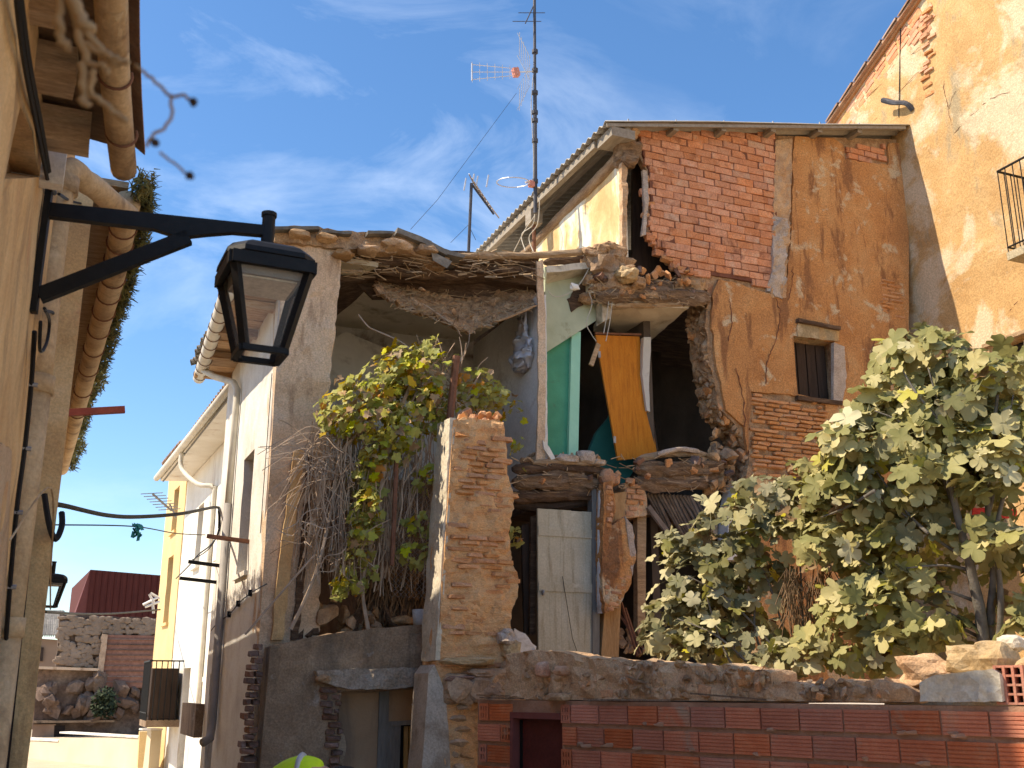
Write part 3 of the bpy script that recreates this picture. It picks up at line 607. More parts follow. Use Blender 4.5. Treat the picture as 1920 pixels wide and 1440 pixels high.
bz = pq(brick_px, Q0)
qwall('brick_bed', pq([(1206, 244), (1452, 250), (1456, 545), (1400, 528), (1300, 512), (1268, 506), (1256, 486), (1228, 454), (1216, 430), (1218, 380), (1215, 320), (1203, 290)], Q0), 12.965, .06, brickmort, ruin, raw=True, res=.25)
courses(bz, 12.965, .305, .1215, .01, RB, infill, .1, .015, .009, lj=.14, tilt=.016, zj=.05)
for (a, b), (c_, d_) in zip([(1212, 320), (1216, 380), (1213, 436), (1228, 456), (1248, 484), (1266, 500)], [(1216, 380), (1213, 436), (1228, 456), (1248, 484), (1266, 500), (1300, 514)]):
    for t in range(3):
        k = (t + R()) / 3; p = ONQ(a + (c_ - a) * k, b + (d_ - b) * k, 12.99); inst('brick', random.choice(RB + OB), None, p + Vector((U(-.04, .06), U(0, .04), 0)), qrot(U(-.3, .3), U(-.15, .15), U(-.15, .15)), (U(.08, .2), .1, U(.06, .11)), infill)
# plaster skin around it
pl = [(1488, 258), (1560, 262), (1578, 275, .03), (1580, 300, .03), (1662, 312, .03), (1664, 270), (1700, 270), (1700, 640), (1690, 780), (1560, 775), (1556, 752), (1560, 800, .04), (1545, 742, .03), (1405, 735, .03), (1398, 850, .03), (1392, 800, .02), (1358, 770, .03), (1350, 730, .03), (1340, 680, .03), (1331, 600, .03), (1335, 548, .03), (1345, 525, .03), (1440, 552, .03), (1470, 560, .03), (1478, 470, .03), (1482, 380, .03), (1484, 300, .02)]
pl = [(1488, 258), (1560, 262), (1578, 275, .03), (1580, 300, .03), (1662, 312, .03), (1664, 270), (1700, 270), (1700, 640), (1690, 780), (1640, 776, .04), (1575, 775, .04), (1562, 752, .03), (1545, 752, .03), (1470, 740, .03), (1405, 735, .03), (1398, 850, .03), (1392, 800, .02), (1358, 770, .03), (1350, 730, .03), (1340, 680, .03), (1331, 600, .03), (1335, 548, .03), (1345, 525, .03), (1440, 552, .03), (1470, 560, .03), (1478, 470, .03), (1482, 380, .03), (1484, 300, .02)]
qwall('plaster_skin', pq(pl, Q0), 12.952, .06, ochre, ruin, raw=True, res=.12, step=.07, amp=.018, holes=[wr], rings=1)
qwall('mortar_pier', [(1454, 262), (1486, 260), (1482, 380, .03), (1478, 470, .03), (1474, 558, .03), (1444, 556, .04), (1452, 480, .03), (1450, 380, .02)], 12.955, .1, mortar, ruin, res=.06, step=.05, amp=.05, fs=5)
qwall('mortar_patch', [(1452, 405), (1478, 410, .04), (1476, 480, .05), (1468, 560, .06), (1440, 545, .06), (1448, 500, .05)], 12.93, .08, pale_mort, ruin, res=.05, step=.05, amp=.05, fs=6)
qwall('plaster_skin', pq([(1470, 735), (1562, 755), (1690, 780), (1690, 1300), (1410, 1300), (1404, 900), (1540, 900), (1545, 760)], Q0), 12.958, .06, ochre, ruin, raw=True, res=.15, step=.1, amp=.02)
courses(pq([(1404, 738), (1470, 742), (1542, 758), (1560, 790), (1545, 890), (1500, 900), (1405, 892)], Q0), 12.955, .33, .068, .02, OB, front_w, .1, .008, .014, drop=.15, lj=.25, tilt=.015)
courses(pq([(1582, 274), (1660, 276), (1662, 308), (1582, 298)], Q0), 12.96, .3, .115, .013, RB, infill, .1, .02, .012)
courses(pq([(1648, 522), (1696, 526), (1692, 640), (1672, 640), (1668, 600), (1646, 590)], Q0), 12.95, .32, .068, .024, OB, front_w, .1, .012, .014, drop=.15, lj=.2)
# cracks in the plaster: thin dark gouges
def crack(pts, q_, wd=.009, dep=.02):
    q_ = q_ - .004
    P = path([ONQ(u, v, q_) for u, v in pts], 7, .016); m = MB()
    m.tube(P, [wd * U(.4, 1.1) for _ in P], 5); return m.build('crack', brickmort, ruin)
crack([(1455, 560), (1462, 590), (1455, 640), (1440, 672), (1436, 720)], 12.945)
crack([(1380, 690), (1392, 740), (1397, 800)], 12.945)
crack([(1368, 560), (1372, 600), (1366, 640)], 12.945)
crack([(1487, 500), (1484, 540), (1478, 562)], 12.945)
crack([(1640, 640), (1632, 700), (1640, 770)], 12.945, .012)
# window in the ochre wall
sw = MB().box((wx0 + .002, Q0 + .2, wzz0 + .002), (wx1 - .002, Q0 + .26, wzz1 - .002)).build('window', shutter_m, ruin)
for k in range(4):
    x0 = wx0 + .03 + k * (wx1 - wx0 - .05) / 4; MB().box((x0, Q0 + .17, wzz0 + .03), (x0 + (wx1 - wx0) / 4 - .035, Q0 + .203, wzz1 - .03)).build('shutter_panel', shutter_m, sw)
MB().box((wx0 - .02, Q0 - .09, wzz0 - .07), (wx1 + .02, Q0 + .2, wzz0 - .003)).build('window_sill', old_wood, ruin)
qwall('lintel', pq([(1496, 598), (1575, 616), (1572, 640), (1496, 631)], 12.93), 12.93, .25, tan_pl, ruin, raw=True, res=.1, step=.06, rag=.02, amp=.02)
qwall('lintel_cap', pq([(1498, 596), (1577, 612), (1577, 618), (1498, 603)], 12.87), 12.87, .12, old_wood, ruin, raw=True, res=.1, step=.06, rag=.01, amp=.01)
qwall('render_patch', pq([(1563, 642), (1584, 650, .03), (1588, 700, .03), (1580, 752, .03), (1563, 756)], 12.925), 12.925, .06, pale_mort, ruin, raw=True, res=.08, step=.06, amp=.015)
# crack gap: pale broken edge, attic gable strip
qwall('broken_edge', [(1205, 318), (1213, 320, .008), (1216, 380, .008), (1211, 440, .008), (1203, 442, .008), (1208, 400, .008)], 12.95, .05, pale_mort, ruin, res=.04, step=.04, amp=.03, rings=2, edge=.02)
qwall('gap_shade_sheet', [(1186, 300), (1262, 300), (1290, 520), (1240, 545), (1186, 540)], 13.45, .05, shutter_m, ruin)  # dark sheet added to keep the depth of the gap black
SG = ONQ(1168, 330, Q0).x
gp_ = ps([(1168, 306), (1172, 472), (1000, 474), (985, 478), (1060, 400)], SG)
qa = gp_[0][0]
zt0 = ONQ(1168, 304, 13.0).z
gpoly = [(13.0, 7.4), (13.0, zt0), (13.35, zt0 - .02), (16.0, zt0 - .02), (20.0, zt0 - .02), (20, 7.4)]
swall('attic_wall', gpoly, SG - .02, .07, attic_pl, ruin, raw=True, res=.25, step=.1, amp=.02)
qwall('attic_wall_edge', [(1166, 304), (1176, 300), (1177, 380, .02), (1175, 440, .02), (1175, 475), (1166, 475), (1167, 400)], 12.94, .1, mortar, ruin, res=.06, step=.05, amp=.04, rag=.02, rings=2)
# corrugated roof, its timbers, the bark pole under the eave
SE, ZE = 6.96, 9.92; SR, ZR = 13.02, 11.19; QF, QB = 12.66, 21.0
rs = (ZR - ZE) / (SR - SE)
m = MB(); per = .19; nq = int((QB - QF) / per * 6); ns_ = 12
for th in (0, .012):
    for i in range(nq + 1):
        q_ = QF + (QB - QF) * i / nq; wv = .03 * math.sin(2 * math.pi * (q_ - QF) / per)
        for j in range(ns_ + 1):
            s_ = SE + (SR - SE) * j / ns_; m.v.append(Vector((s_, q_ , ZE + rs * (s_ - SE) + wv + th + .03 * noise.noise(Vector((s_ * .8, q_ * .5, 2))))))
W = ns_ + 1; O = (nq + 1) * W
for i in range(nq):
    for j in range(ns_):
        a = i * W + j; m.f += [(a, a + 1, a + W + 1, a + W), (O + a, O + a + W, O + a + W + 1, O + a + 1)]
    m.f += [(i * W, i * W + W, O + i * W + W, O + i * W), (i * W + ns_, O + i * W + ns_, O + i * W + W + ns_, i * W + W + ns_)]
for j in range(ns_): m.f += [(j, O + j, O + j + 1, j + 1)]
m.build('corrugated_roof', sheet_m, ruin, True)
for k, u in enumerate((1176, 1266, 1356, 1448, 1536, 1610)):
    p = ONQ(u, 248, 12.75); z = ZE + rs * (p.x - SE) - .075
    MB().beam((p.x, 12.72, z), (p.x, 16.5, z), .09, .08).build('purlin', fascia_m, ruin)
    MB().tube([(p.x + .02, 12.74, z + .07), (p.x + .02, 12.74, z + .16)], .014, 6).build('roof_bolt', steel_m, ruin)
MB().beam((SE + .02, QF + .03, ZE - .05), (SR - .1, QF + .03, ZR - .05), .03, .05).build('verge_strip', fascia_m, ruin)
MB().beam((SE + .12, 13.2, ZE - .1), (SE + .12, QB, ZE - .1), .1, .12).build('eave_beam', fascia_m, ruin)
MB().box((SE + .1, 12.68, ZE - .2), (SE + .5, 13.15, ZE - .05)).build('eave_block', fascia_m, ruin)
MB().tube(path([(SG, 12.9, 9.62), (SG - .02, 13.8, 9.54), (SG, 15, 9.5), (SG, 16.5, 9.42), (SG, 20, 9.4)], 6), .1, 10, .16).build('pole', pole_m, ruin, True, label='barked round pole along the top of the attic wall')
MB().blob(ONQ(1176, 290, 12.98), (.18, .2, .22), 3, .5, 3, .8).build('pole_end', log_m, ruin)
MB().blob(ONQ(1174, 252, 12.98), (.2, .2, .14), 5, .5, 3, .8).build('mortar_lump', mortar, ruin)
p = ONS(1001, 410, SE + .14); MB().tube([p + Vector((0, 0, -.02)), p + Vector((0, 0, -.9))], .035, 8).build('downpipe', rust, ruin)
MB().box((p.x - .11, p.y - .12, p.z - .12), (p.x + .11, p.y + .12, p.z + .12)).build('hopper', fascia_m, ruin)
for a in ([(1000, 368), (1004, 400), (985, 430), (962, 475)], [(1003, 380), (1000, 420), (978, 440), (985, 470)], [(1012, 375), (1008, 420), (992, 445), (1000, 472)]):
    MB().tube(path([ONS(u, v, SE - .03) for u, v in a], 6), .009, 5).build('loose_wire', cable_w, ruin)
# attic dark behind pole
MB().box((SG + .16, 17.4, 7.4), (12.9, 17.5, 9.75)).build('attic_partition', room_dark, ruin)
# rubble lumps where roof and wall have parted
for (u, v, r, q_) in [(1110, 475, .12, 12.95), (1130, 500, .2, 12.98), (1150, 525, .2, 13.0), (1125, 470, .11, 12.9), (1140, 465, .1, 12.9), (1160, 500, .17, 13.0), (1172, 512, .13, 12.85), (1195, 530, .1, 12.85), (1165, 545, .16, 13.0), (1130, 545, .15, 13.05), (1215, 552, .12, 13), (1275, 538, .12, 13.05), (1105, 495, .1, 13.05), (1152, 480, .14, 12.95), (1300, 540, .14, 13.05), (1108, 525, .1, 13.05), (1098, 560, .09, 13.2), (1110, 545, .08, 13.2)]:
    MB().blob(ONQ(u, v, q_), (r * U(.9, 1.3), r, r * U(.7, 1)), int(u + v), .5, 3, .75).build('rubble_lump', rubble_m if R() < .6 else stone_m, ruin)
MB().blob(ONQ(1174, 516, 12.75), (.15, .13, .11), 77, .45, 3, .8).build('straw_lump', gold_stone, ruin)
log([(1122, 556), (1200, 552), (1270, 556), (1322, 558)], 13.0, .14, log_m, .45, n=12, taper=(.8, 1.1))
log([(1135, 540), (1210, 537), (1290, 540)], 13.1, .09, log_m, .5)
log([(1150, 572), (1230, 572), (1295, 570)], 13.02, .05, rafter_m, .4)
MB().box(tuple(ONQ(1109, 548, 13.02)), tuple(ONQ(1104, 500, 13.2))).build('lath', cream, ruin)
# floor between the storeys: logs, rubble
log([(962, 880), (1030, 876), (1090, 880), (1128, 884)], 13.0, .09, old_wood, .4)
log([(965, 905), (1040, 900), (1120, 908)], 13.05, .13, log_m, .45, n=12)
log([(962, 932), (1040, 928), (1128, 925)], 13.1, .1, old_wood, .4)
log([(1000, 866), (1060, 868), (1112, 870)], 12.95, .045, rafter_m, .4)
log([(968, 945), (1040, 948), (1125, 932)], 13.2, .08, shutter_m, .3)
MB().tube([ONQ(1054, 895, 12.93), ONQ(1054, 895, 13.4)], .095, 10, .3).build('beam_end', log_m, ruin)
MB().tube([ONQ(1085, 890, 12.98), ONQ(1085, 890, 13.4)], .07, 10, .3).build('beam_end', rafter_m, ruin)
log([(1192, 862), (1250, 852), (1320, 850)], 13.05, .05, rafter_m, .5)
log([(1195, 880), (1270, 882), (1330, 876), (1352, 878)], 13.0, .12, log_m, .45, n=12)
log([(1192, 905), (1270, 906), (1345, 898)], 13.05, .12, log_m, .45, n=12)
log([(1235, 852), (1275, 842), (1312, 846)], 12.95, .035, pale_mort, .4, 'plaster_lump')
heap(ruin, 34, lambda i: ONQ(U(1312, 1372), U(848, 925), 13.0 + U(-.06, .2)), (.1, .26), ST + [], 'stone', .8)
heap(ruin, 40, lambda i: ONQ(U(1335, 1400), U(770, 870), 13.05 + U(-.02, .35)), (.08, .2), ST, 'stone', .7)
def jag(i):
    L_ = [(1322, 560), (1322, 600), (1332, 680), (1342, 730), (1352, 770), (1378, 795), (1398, 835), (1402, 900)]
    k = random.randrange(len(L_) - 1); t = R(); a, b = L_[k], L_[k + 1]; p = ONQ(a[0] + (b[0] - a[0]) * t, a[1] + (b[1] - a[1]) * t, 13.0); return Vector((p.x + U(-.03, .04), 13.0 + U(.02, .5), p.z))
heap(ruin, 110, jag, (.06, .17), ST + SR_ + OB[:2], 'stone', .75)
heap(ruin, 26, lambda i: ONQ(U(985, 1125), U(852, 868), 12.98 + U(0, .3)), (.06, .15), ST, 'stone', .6)
for (u, v, w_, h_) in [(1097, 858, .2, .16), (1120, 868, .16, .07), (1062, 862, .3, .1), (1135, 895, .16, .2), (1148, 900, .12, .14)]:
    MB().blob(ONQ(u, v, 12.95), (w_ * .6, .12, h_ * .6), u, .35, 2, .6).build('plaster_lump', pale_mort if v < 870 else thin_brick, ruin)
qwall('plaster_flake', [(1018, 825), (1030, 838), (1042, 860), (1034, 862), (1020, 842)], 12.9, .03, white_pl, ruin, rag=.005, step=.05)
# ground floor openings: post, fallen masonry fragments, pine posts
qwall('door_frame', [(1110, 908), (1127, 905), (1124, 1230), (1111, 1230)], 13.0, .14, grey_wood, ruin)
qwall('white_edge', [(1124, 920), (1131, 920, .012), (1131, 1040, .012), (1131, 1150), (1122, 1150)], 12.9, .05, room_white, ruin, step=.05, res=.1)
frag = [(1131, 905), (1150, 900, .03), (1155, 950, .03), (1148, 985), (1170, 970, .02), (1190, 1000, .02), (1193, 1040, .02), (1180, 1100, .03), (1160, 1140, .03), (1135, 1150, .03), (1130, 1100, .015), (1130, 1000, .015)]
qwall('masonry_fragment', frag, 12.8, .22, ochre, ruin, res=.07, step=.05, amp=.05, rings=3, edge=.03, label='ragged slab of pink plastered masonry left standing by the door frame')
courses(pq([(1132, 1080), (1185, 1080), (1162, 1140), (1134, 1146)], 12.8), 12.8, .22, .07, .02, TB, ruin, .08, .01, .014, lj=.25, tilt=.03)
courses(pq([(1134, 905), (1152, 905), (1150, 985), (1134, 1000)], 12.8), 12.8, .2, .075, .02, TB, ruin, .08, .015, .014, lj=.25, tilt=.03)
qwall('masonry_edge', [(1172, 968), (1186, 985, .02), (1193, 1035, .02), (1186, 1080, .02), (1182, 1050), (1178, 1010)], 12.79, .1, pale_mort, ruin, res=.05, step=.05, amp=.02)
qwall('wood_post', [(1150, 925), (1173, 922), (1160, 1232), (1127, 1232)], 12.98, .14, pine, ruin, res=.3, amp=.01)
qwall('wood_post', [(1195, 965), (1212, 965), (1210, 1205), (1196, 1205)], 13.1, .12, rafter_m, ruin, res=.3, amp=.01)
qwall('masonry_pier', [(1172, 905), (1210, 902, .02), (1213, 965, .02), (1208, 968), (1172, 972, .02)], 13.02, .4, mortar, ruin, res=.06, step=.05, amp=.04, rings=3, edge=.03)
courses(pq([(1172, 906), (1210, 904), (1210, 962), (1172, 968)], 13.02), 13.02, .24, .08, .02, TB, ruin, .08, .02, .015, lj=.2, tilt=.02)
qwall('jamb_wall', [(1375, 905), (1400, 900, .02), (1402, 960, .02), (1400, 1050), (1362, 1050), (1366, 960, .02)], 12.9, .25, room_white, ruin, res=.1, step=.08, amp=.02)
qwall('wood_post', [(1332, 915), (1344, 913), (1346, 1010), (1334, 1010)], 13.1, .1, rafter_m, ruin)
# fallen fan of boards
for i in range(15):
    t = i / 14; a = ONQ(1214 + t * 95, 925 + 6 * t, 13.15); b = ONQ(1262 + t * 75 + U(-4, 4), 1015 - t * 35 + U(-10, 8), 13.0 + .25 * (1 - t))
    MB().beam(a, b, .075, .018, up=(.3, -1, .4)).build('board', reed_m, ruin)
MB().beam(ONQ(1215, 950, 13.0), ONQ(1262, 1012, 12.95), .1, .03, up=(.3, -1, .3)).build('board', reed_m, ruin)
for a, b in (((1165, 1130), (1195, 1230)), ((1172, 1140), (1200, 1225)), ((1160, 1150), (1205, 1215))):
    MB().beam(ONQ(*a, 13.1), ONQ(*b, 12.9), .03, .03).build('stick', rust, ruin)
heap(ruin, 16, lambda i: ONQ(U(1160, 1210), U(1180, 1232), 13.1), (.08, .2), ST, 'stone', .6)
qwall('dark_board', [(978, 985), (992, 980), (1000, 1180), (984, 1195)], 13.3, .05, shutter_m, ruin)
qwall('board', [(996, 968), (1006, 966), (1003, 1190), (994, 1190)], 13.2, .05, old_wood, ruin)
qwall('white_sheet', [(965, 1178), (985, 1188), (1006, 1212), (1004, 1226), (975, 1222), (962, 1205)], 12.85, .03, room_white, ruin, rag=.02, step=.06, amp=.03, res=.08)
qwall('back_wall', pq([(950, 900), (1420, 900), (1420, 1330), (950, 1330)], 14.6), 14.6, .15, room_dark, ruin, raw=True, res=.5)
# loose cables across the green room
for pts in ([(1105, 502), (1092, 525), (1080, 540), (1062, 552), (1040, 556), (1028, 545)], [(1104, 548), (1110, 570), (1100, 605), (1108, 625), (1118, 640)], [(1142, 560), (1138, 590), (1132, 625)], [(1148, 565), (1144, 600), (1136, 640)], [(1006, 490), (1018, 505), (1022, 520)]):
    MB().tube(path([ONQ(u, v, 12.97) for u, v in pts], 8), .007, 5).build('loose_wire', cable_w, ruin)
MB().blob(ONQ(1077, 538, 12.95), (.07, .04, .05), 4, .5, 2, .7).build('junction_box', white_pl, ruin)
qwall('mould_patch', [(1064, 560), (1085, 535), (1105, 525), (1112, 540), (1095, 570), (1072, 585)], 13.3, .04, old_wood, ruin, rag=.03, step=.05, res=.08)

# orange door hanging askew (loose), cream plank door
dq = [ONQ(1117, 628, 13.45), ONQ(1199, 631, 13.6), ONQ(1233, 856, 13.55), ONQ(1159, 863, 13.4)]
m = MB(); m.v = [p + Vector((0, dd, 0)) for dd in (0, .04) for p in dq]; m.f = [(3, 2, 1, 0), (4, 5, 6, 7), (0, 1, 5, 4), (1, 2, 6, 5), (2, 3, 7, 6), (3, 0, 4, 7)]
od = thing('hanging_door', 'bright orange veneered door hanging askew in the torn open upper room', 'door', tuple(dq[3]))
m.build('door_leaf', orange_door_m, od)
m = MB(); a, b = dq[1], dq[2]; m.beam(a.lerp(b, .02) + Vector((.012, .02, 0)), a.lerp(b, .98) + Vector((.012, .02, 0)), .03, .05, up=(0, 1, 0)); m.build('door_edge', shutter_m, od)
MB().beam(dq[0] + Vector((-.02, -.01, .02)), dq[1] + Vector((.02, -.01, .03)), .03, .03).build('top_rail', rust, od)
p = a.lerp(b, .58) + Vector((-.06, -.03, 0)); MB().blob(p, .025, 1, .1).build('door_knob', steel_m, od)
for dz in (.16, .84): p = dq[0].lerp(dq[3], dz); MB().box(p + Vector((-.02, -.012, -.05)), p + Vector((.02, .0, .05))).build('hinge', steel_m, od)
o = MB().beam(ONQ(1122, 645, 13.3), ONQ(1108, 685, 13.25), .07, .03, up=(0, -1, 0)).build('broken_batten', rafter_m)
tag(o, 'short broken wooden batten dangling beside the orange door', 'batten')

wd = thing('plank_door', 'cream painted plank door with two cross ledges standing in the ground floor opening', 'door', tuple(ONQ(1058, 1228, 13.02)))
dp = pq([(1008, 962), (1112, 950), (1110, 1229), (1003, 1222)], 13.02)
x0, x1 = dp[0][0], dp[1][0]; zb, zt = ONQ(1058, 1226, 13.02).z, ONQ(1058, 956, 13.02).z
for i in range(5):
    a = x0 + (x1 - x0) * i / 5; b = x0 + (x1 - x0) * (i + 1) / 5
    MB().box((a + .0008, 13.02 + U(0, .002), zb), (b - .0008, 13.055, zt + U(-.01, .0))).build('plank', cream_paint, wd)
for v in (998, 1101):
    z = ONQ(1058, v, 13.0).z; MB().box((x0 + .006, 13.006, z - .06), (x1 - .006, 13.019, z + .06)).build('ledge', cream_paint, wd)
MB().blob((x0 + .06, 12.99, ONQ(1058, 1113, 13).z), (.02, .03, .04), 2, .2).build('door_latch', steel_m, wd)
MB().tube([(x0 + .35, 13.0, zt - .9), (x0 + .48, 12.99, zb + .2), (x0 + .55, 12.99, zb + .02)], .004, 4).build('loose_cord', cable_m, wd)

# white carrier bag hung on the partition
m = MB(); n_ = 30; c0 = ONS(984, 600, PS - .05)
for i in range(n_ + 1):
    t = i / n_
    for j in range(30):
        a = 2 * math.pi * j / 30; wq = .05 + .24 * math.sin(math.pi * min(1, t * .62 + .04)) ** 1.1
        if t > .88: wq *= 1 - (t - .88) * 3.5
        p = Vector((PS - .09 + math.cos(a) * .07 * (.4 + t), c0.y + math.sin(a) * wq + (.05 if t < .3 else 0), c0.z + .04 - .78 * t))
        m.v.append(p + noise.noise_vector(p * 5) * .09 + noise.noise_vector(p * 12) * .06 + noise.noise_vector(p * 27) * .03)
for i in range(n_):
    for j in range(30): m.f.append((i * 30 + j, i * 30 + (j + 1) % 30, (i + 1) * 30 + (j + 1) % 30, (i + 1) * 30 + j))
m.f.append(tuple(range(30))[::-1]); m.f.append(tuple(n_ * 30 + j for j in range(30)))
bg_o = thing('plastic_bag', 'crumpled white plastic bag hanging high on the white partition wall', 'bag', tuple(c0))
m.build('bag_body', bag_m, bg_o, True)
MB().tube(path([c0 + Vector((-.05, .0, .02)), c0 + Vector((-.03, -.08, .12)), c0 + Vector((-.04, -.12, -.1)), c0 + Vector((-.04, -.14, -.5))], 5), [.025] * 16, 6, .4).build('bag_handle', bag_m, bg_o, True)

# ------------------------------------------------------------------ brick pier of the vanished yard wall
QP = 11.7
pier = thing('broken_pier', 'tall broken masonry pier of thin bricks with a pale sunlit left side', 'pier', (4.6, QP, 0))
ppx = [(850, 788), (870, 782, .012), (905, 786, .012), (930, 784, .012), (944, 792, .02), (950, 850, .02), (954, 900, .03), (962, 945, .03), (955, 1000, .03), (960, 1045, .03), (972, 1085, .03), (970, 1120, .03), (958, 1160, .03), (962, 1200, .03), (972, 1250, .02), (985, 1300), (985, 1460), (834, 1460), (818, 1250), (832, 1040)]
qwall('pier_core', ppx, QP, .5, M('pier_mortar', [(.25, (.6, .26, .1)), (.5, (.74, .43, .2)), (.78, (.8, .54, .3))], 3, bump=.9, bscale=16, stretch=(1, 1, 3.2), fine=(.25, 50)), pier, res=.045, step=.04, amp=.05, rings=5, edge=.04, fs=5)
pp2 = pq([(852, 795), (940, 795), (948, 880), (954, 950), (948, 1000), (954, 1050), (964, 1090), (952, 1150), (958, 1240), (958, 1300), (838, 1300), (824, 1250), (838, 1040)], QP)
PB_ = OB + TB[:3]
xs = [p[0] for p in pp2]; z = min(p[1] for p in pp2); k = 0
while z < max(p[1] for p in pp2):
    h = .068 * U(.9, 1.1); x = min(xs) - (.14 if k % 2 else 0) + U(-.03, .03)
    while x < max(xs):
        l = .27 * U(.75, 1.15); cx = x + l / 2
        if pip(cx, z + h / 2, pp2) and pip(x + .03, z + h / 2, pp2):
            nz_ = noise.noise(Vector((cx * 1.6, z * 2.6, 3))) + .5 * noise.noise(Vector((cx * 4, z * 6, 7)))
            pr = .012 + .03 * nz_
            if pr > .004: inst('brick', random.choice(PB_), None, (cx, QP - pr * .8 + .05, z + h / 2), qrot(U(-.05, .05), U(-.03, .03), U(-.015, .015)), (l - .02, .12, h - .018), pier)
        x += l
    z += h; k += 1
sL = ONQ(834, 1040, QP).x
lp = [(QP + .005, 2.0), (QP + .005, 4.82, .02), (QP + .52, 4.86, .02), (QP + .52, 2.0)]
pl_ = MB(); zA, zB = ONQ(850, 790, QP), ONQ(820, 1245, QP)
def pface(a, b): t = (b - zB.z) / (zA.z - zB.z); return Vector((zB.x + (zA.x - zB.x) * t - .03, a, b))
slab(pl_, lp, pface, (.06, 0, 0), res=.07, step=.05, amp=.02, rag=.015)
pl_.build('side_render', pale_stone, pier, label='pale rendered left side of the pier')
heap(pier, 18, lambda i: ONQ(U(852, 940), U(780, 792), QP + U(.02, .5)), (.06, .14), TB, 'brick', .6)
# lower part: boulders and a white corner strip
for (u, v, rx, rz, mt) in [(905, 1288, .22, .17, stone_m), (862, 1292, .2, .16, stone_m), (935, 1305, .15, .1, stone_m), (955, 1220, .11, .11, gold_stone), (948, 1196, .1, .09, pale_mort), (880, 1240, .3, .05, gold_stone), (900, 1262, .2, .05, stone_m), (868, 1274, .22, .05, dark_brick), (930, 1275, .2, .12, mortar), (965, 1260, .2, .12, mortar), (950, 1280, .16, .1, stone_m)]:
    MB().blob(ONQ(u, v, QP - .03), (rx, .14, rz), u + v, .35, 3, .7).build('stone', mt, pier)
courses(pq([(838, 1318), (893, 1318), (893, 1450), (830, 1450)], QP), QP - .02, .4, .13, .025, ST, pier, .2, .05, .03, lj=.2, tilt=.04, name='stone')
qwall('corner_strip', [(803, 1262), (815, 1246, .01), (836, 1300, .01), (845, 1440), (842, 1470), (790, 1470)], QP - .03, .5, M('dirty_limewash', [(.3, (.4, .33, .25)), (.7, (.6, .52, .42))], 3, bump=.6, bscale=20, stain=((.3, .23, .16), 2, .52, .7), fine=(.2, 40)), pier, res=.15, step=.08, amp=.015, rag=.008)

# iron post and bolts on the pier
o = MB().tube([ONQ(843, 790, 12.35), ONQ(856, 668, 12.35)], .05, 8, .15).build('iron_post', rust)
tag(o, 'short rusty post rising behind the top of the brick pier', 'post')

# ------------------------------------------------------------------ yard wall with doorway
YQ = 12.45
yard = thing('yard_wall', 'grey rendered yard wall with a concrete lintel over a bricked doorway', 'wall', (3.3, YQ, 0))
z_l = ONQ(505, 1205, YQ).z
op = pq([(640, 1297), (806, 1290), (806, 1470), (638, 1470)], YQ)
ypx = [(498, 1212), (560, 1200, .012), (640, 1186, .012), (720, 1177, .012), (806, 1170, .012), (822, 1170), (822, 1285), (806, 1290), (640, 1297, .03), (632, 1340, .04), (650, 1400, .04), (640, 1470), (440, 1470)]
yp = pq(ypx, YQ); yp[-1] = (S_A + .02, yp[-1][1]); yp[0] = (S_A + .06, yp[0][1])
qwall('rendered_wall', yp, YQ, .35, grey_pl, yard, raw=True, res=.1, step=.06, amp=.03, rings=3, edge=.03)
qwall('lintel', [(594, 1258), (660, 1254, .012), (806, 1252, .012), (806, 1284, .015), (760, 1290, .02), (655, 1292, .02), (596, 1276)], YQ - .13, .4, M('lintel_concrete', [(.3, (.28, .22, .16)), (.7, (.46, .38, .3))], 4, bump=.9, bscale=18, fine=(.3, 40)), yard, res=.07, step=.05, amp=.035, rag=.01, fs=6, label='cracked concrete lintel')
courses(pq([(592, 1290), (642, 1292), (642, 1470), (622, 1470), (605, 1380)], YQ), YQ, .2, .075, .018, DB, yard, .2, .035, .03, lj=.25, tilt=.05)
courses(pq([(468, 1212), (498, 1210), (490, 1300), (480, 1470), (440, 1470)], YQ + .1), YQ + .1, .22, .075, .018, DB, yard, .2, .03, .025, lj=.2, tilt=.05)
MB().blob(ONQ(606, 1272, YQ - .1), (.1, .1, .05), 2, .4).build('stone', stone_m, yard)
qwall('inner_panel', pq([(636, 1285), (714, 1285), (710, 1475), (632, 1475)], YQ + .3), YQ + .3, .08, M('tan_panel', [(.3, (.3, .2, .12)), (.7, (.42, .29, .18))], 1.4, bump=.3, stain=((.2, .14, .1), 1.5, .5, .7, (1.5, 1.5, .4))), yard, raw=True)
qwall('door_frame', [(712, 1285), (730, 1285), (726, 1475), (706, 1475)], YQ + .28, .1, grey_wood, yard)
qwall('inner_panel', [(730, 1292), (800, 1286), (800, 1352), (728, 1356)], YQ + .34, .06, MATS['tan_panel'], yard)
qwall('door_rail', [(728, 1353), (800, 1349), (800, 1358), (728, 1361)], YQ + .3, .06, grey_wood, yard)
qwall('door_frame', [(728, 1358), (752, 1357), (748, 1475), (724, 1475)], YQ + .33, .06, grey_wood, yard)
qwall('recess_shade', [(750, 1357), (806, 1352), (806, 1475), (746, 1475)], YQ + .42, .04, dark_void, yard)  # black sheet gives the shade behind the slats
for i in range(5):
    qwall('slat', [(758 + i * 9.6, 1362), (765.5 + i * 9.6, 1362), (764 + i * 9.6, 1475), (756 + i * 9.6, 1475)], YQ + .38, .03, slat_y, yard)
for pts in ([(796, 1300), (800, 1330), (792, 1365), (800, 1390)], [(798, 1296), (788, 1310), (772, 1322)], [(796, 1305), (784, 1322), (780, 1318)]):
    MB().tube(path([ONQ(u, v, YQ + .1) for u, v in pts], 5), .012, 5, .3).build('loose_wire', cable_w, yard)
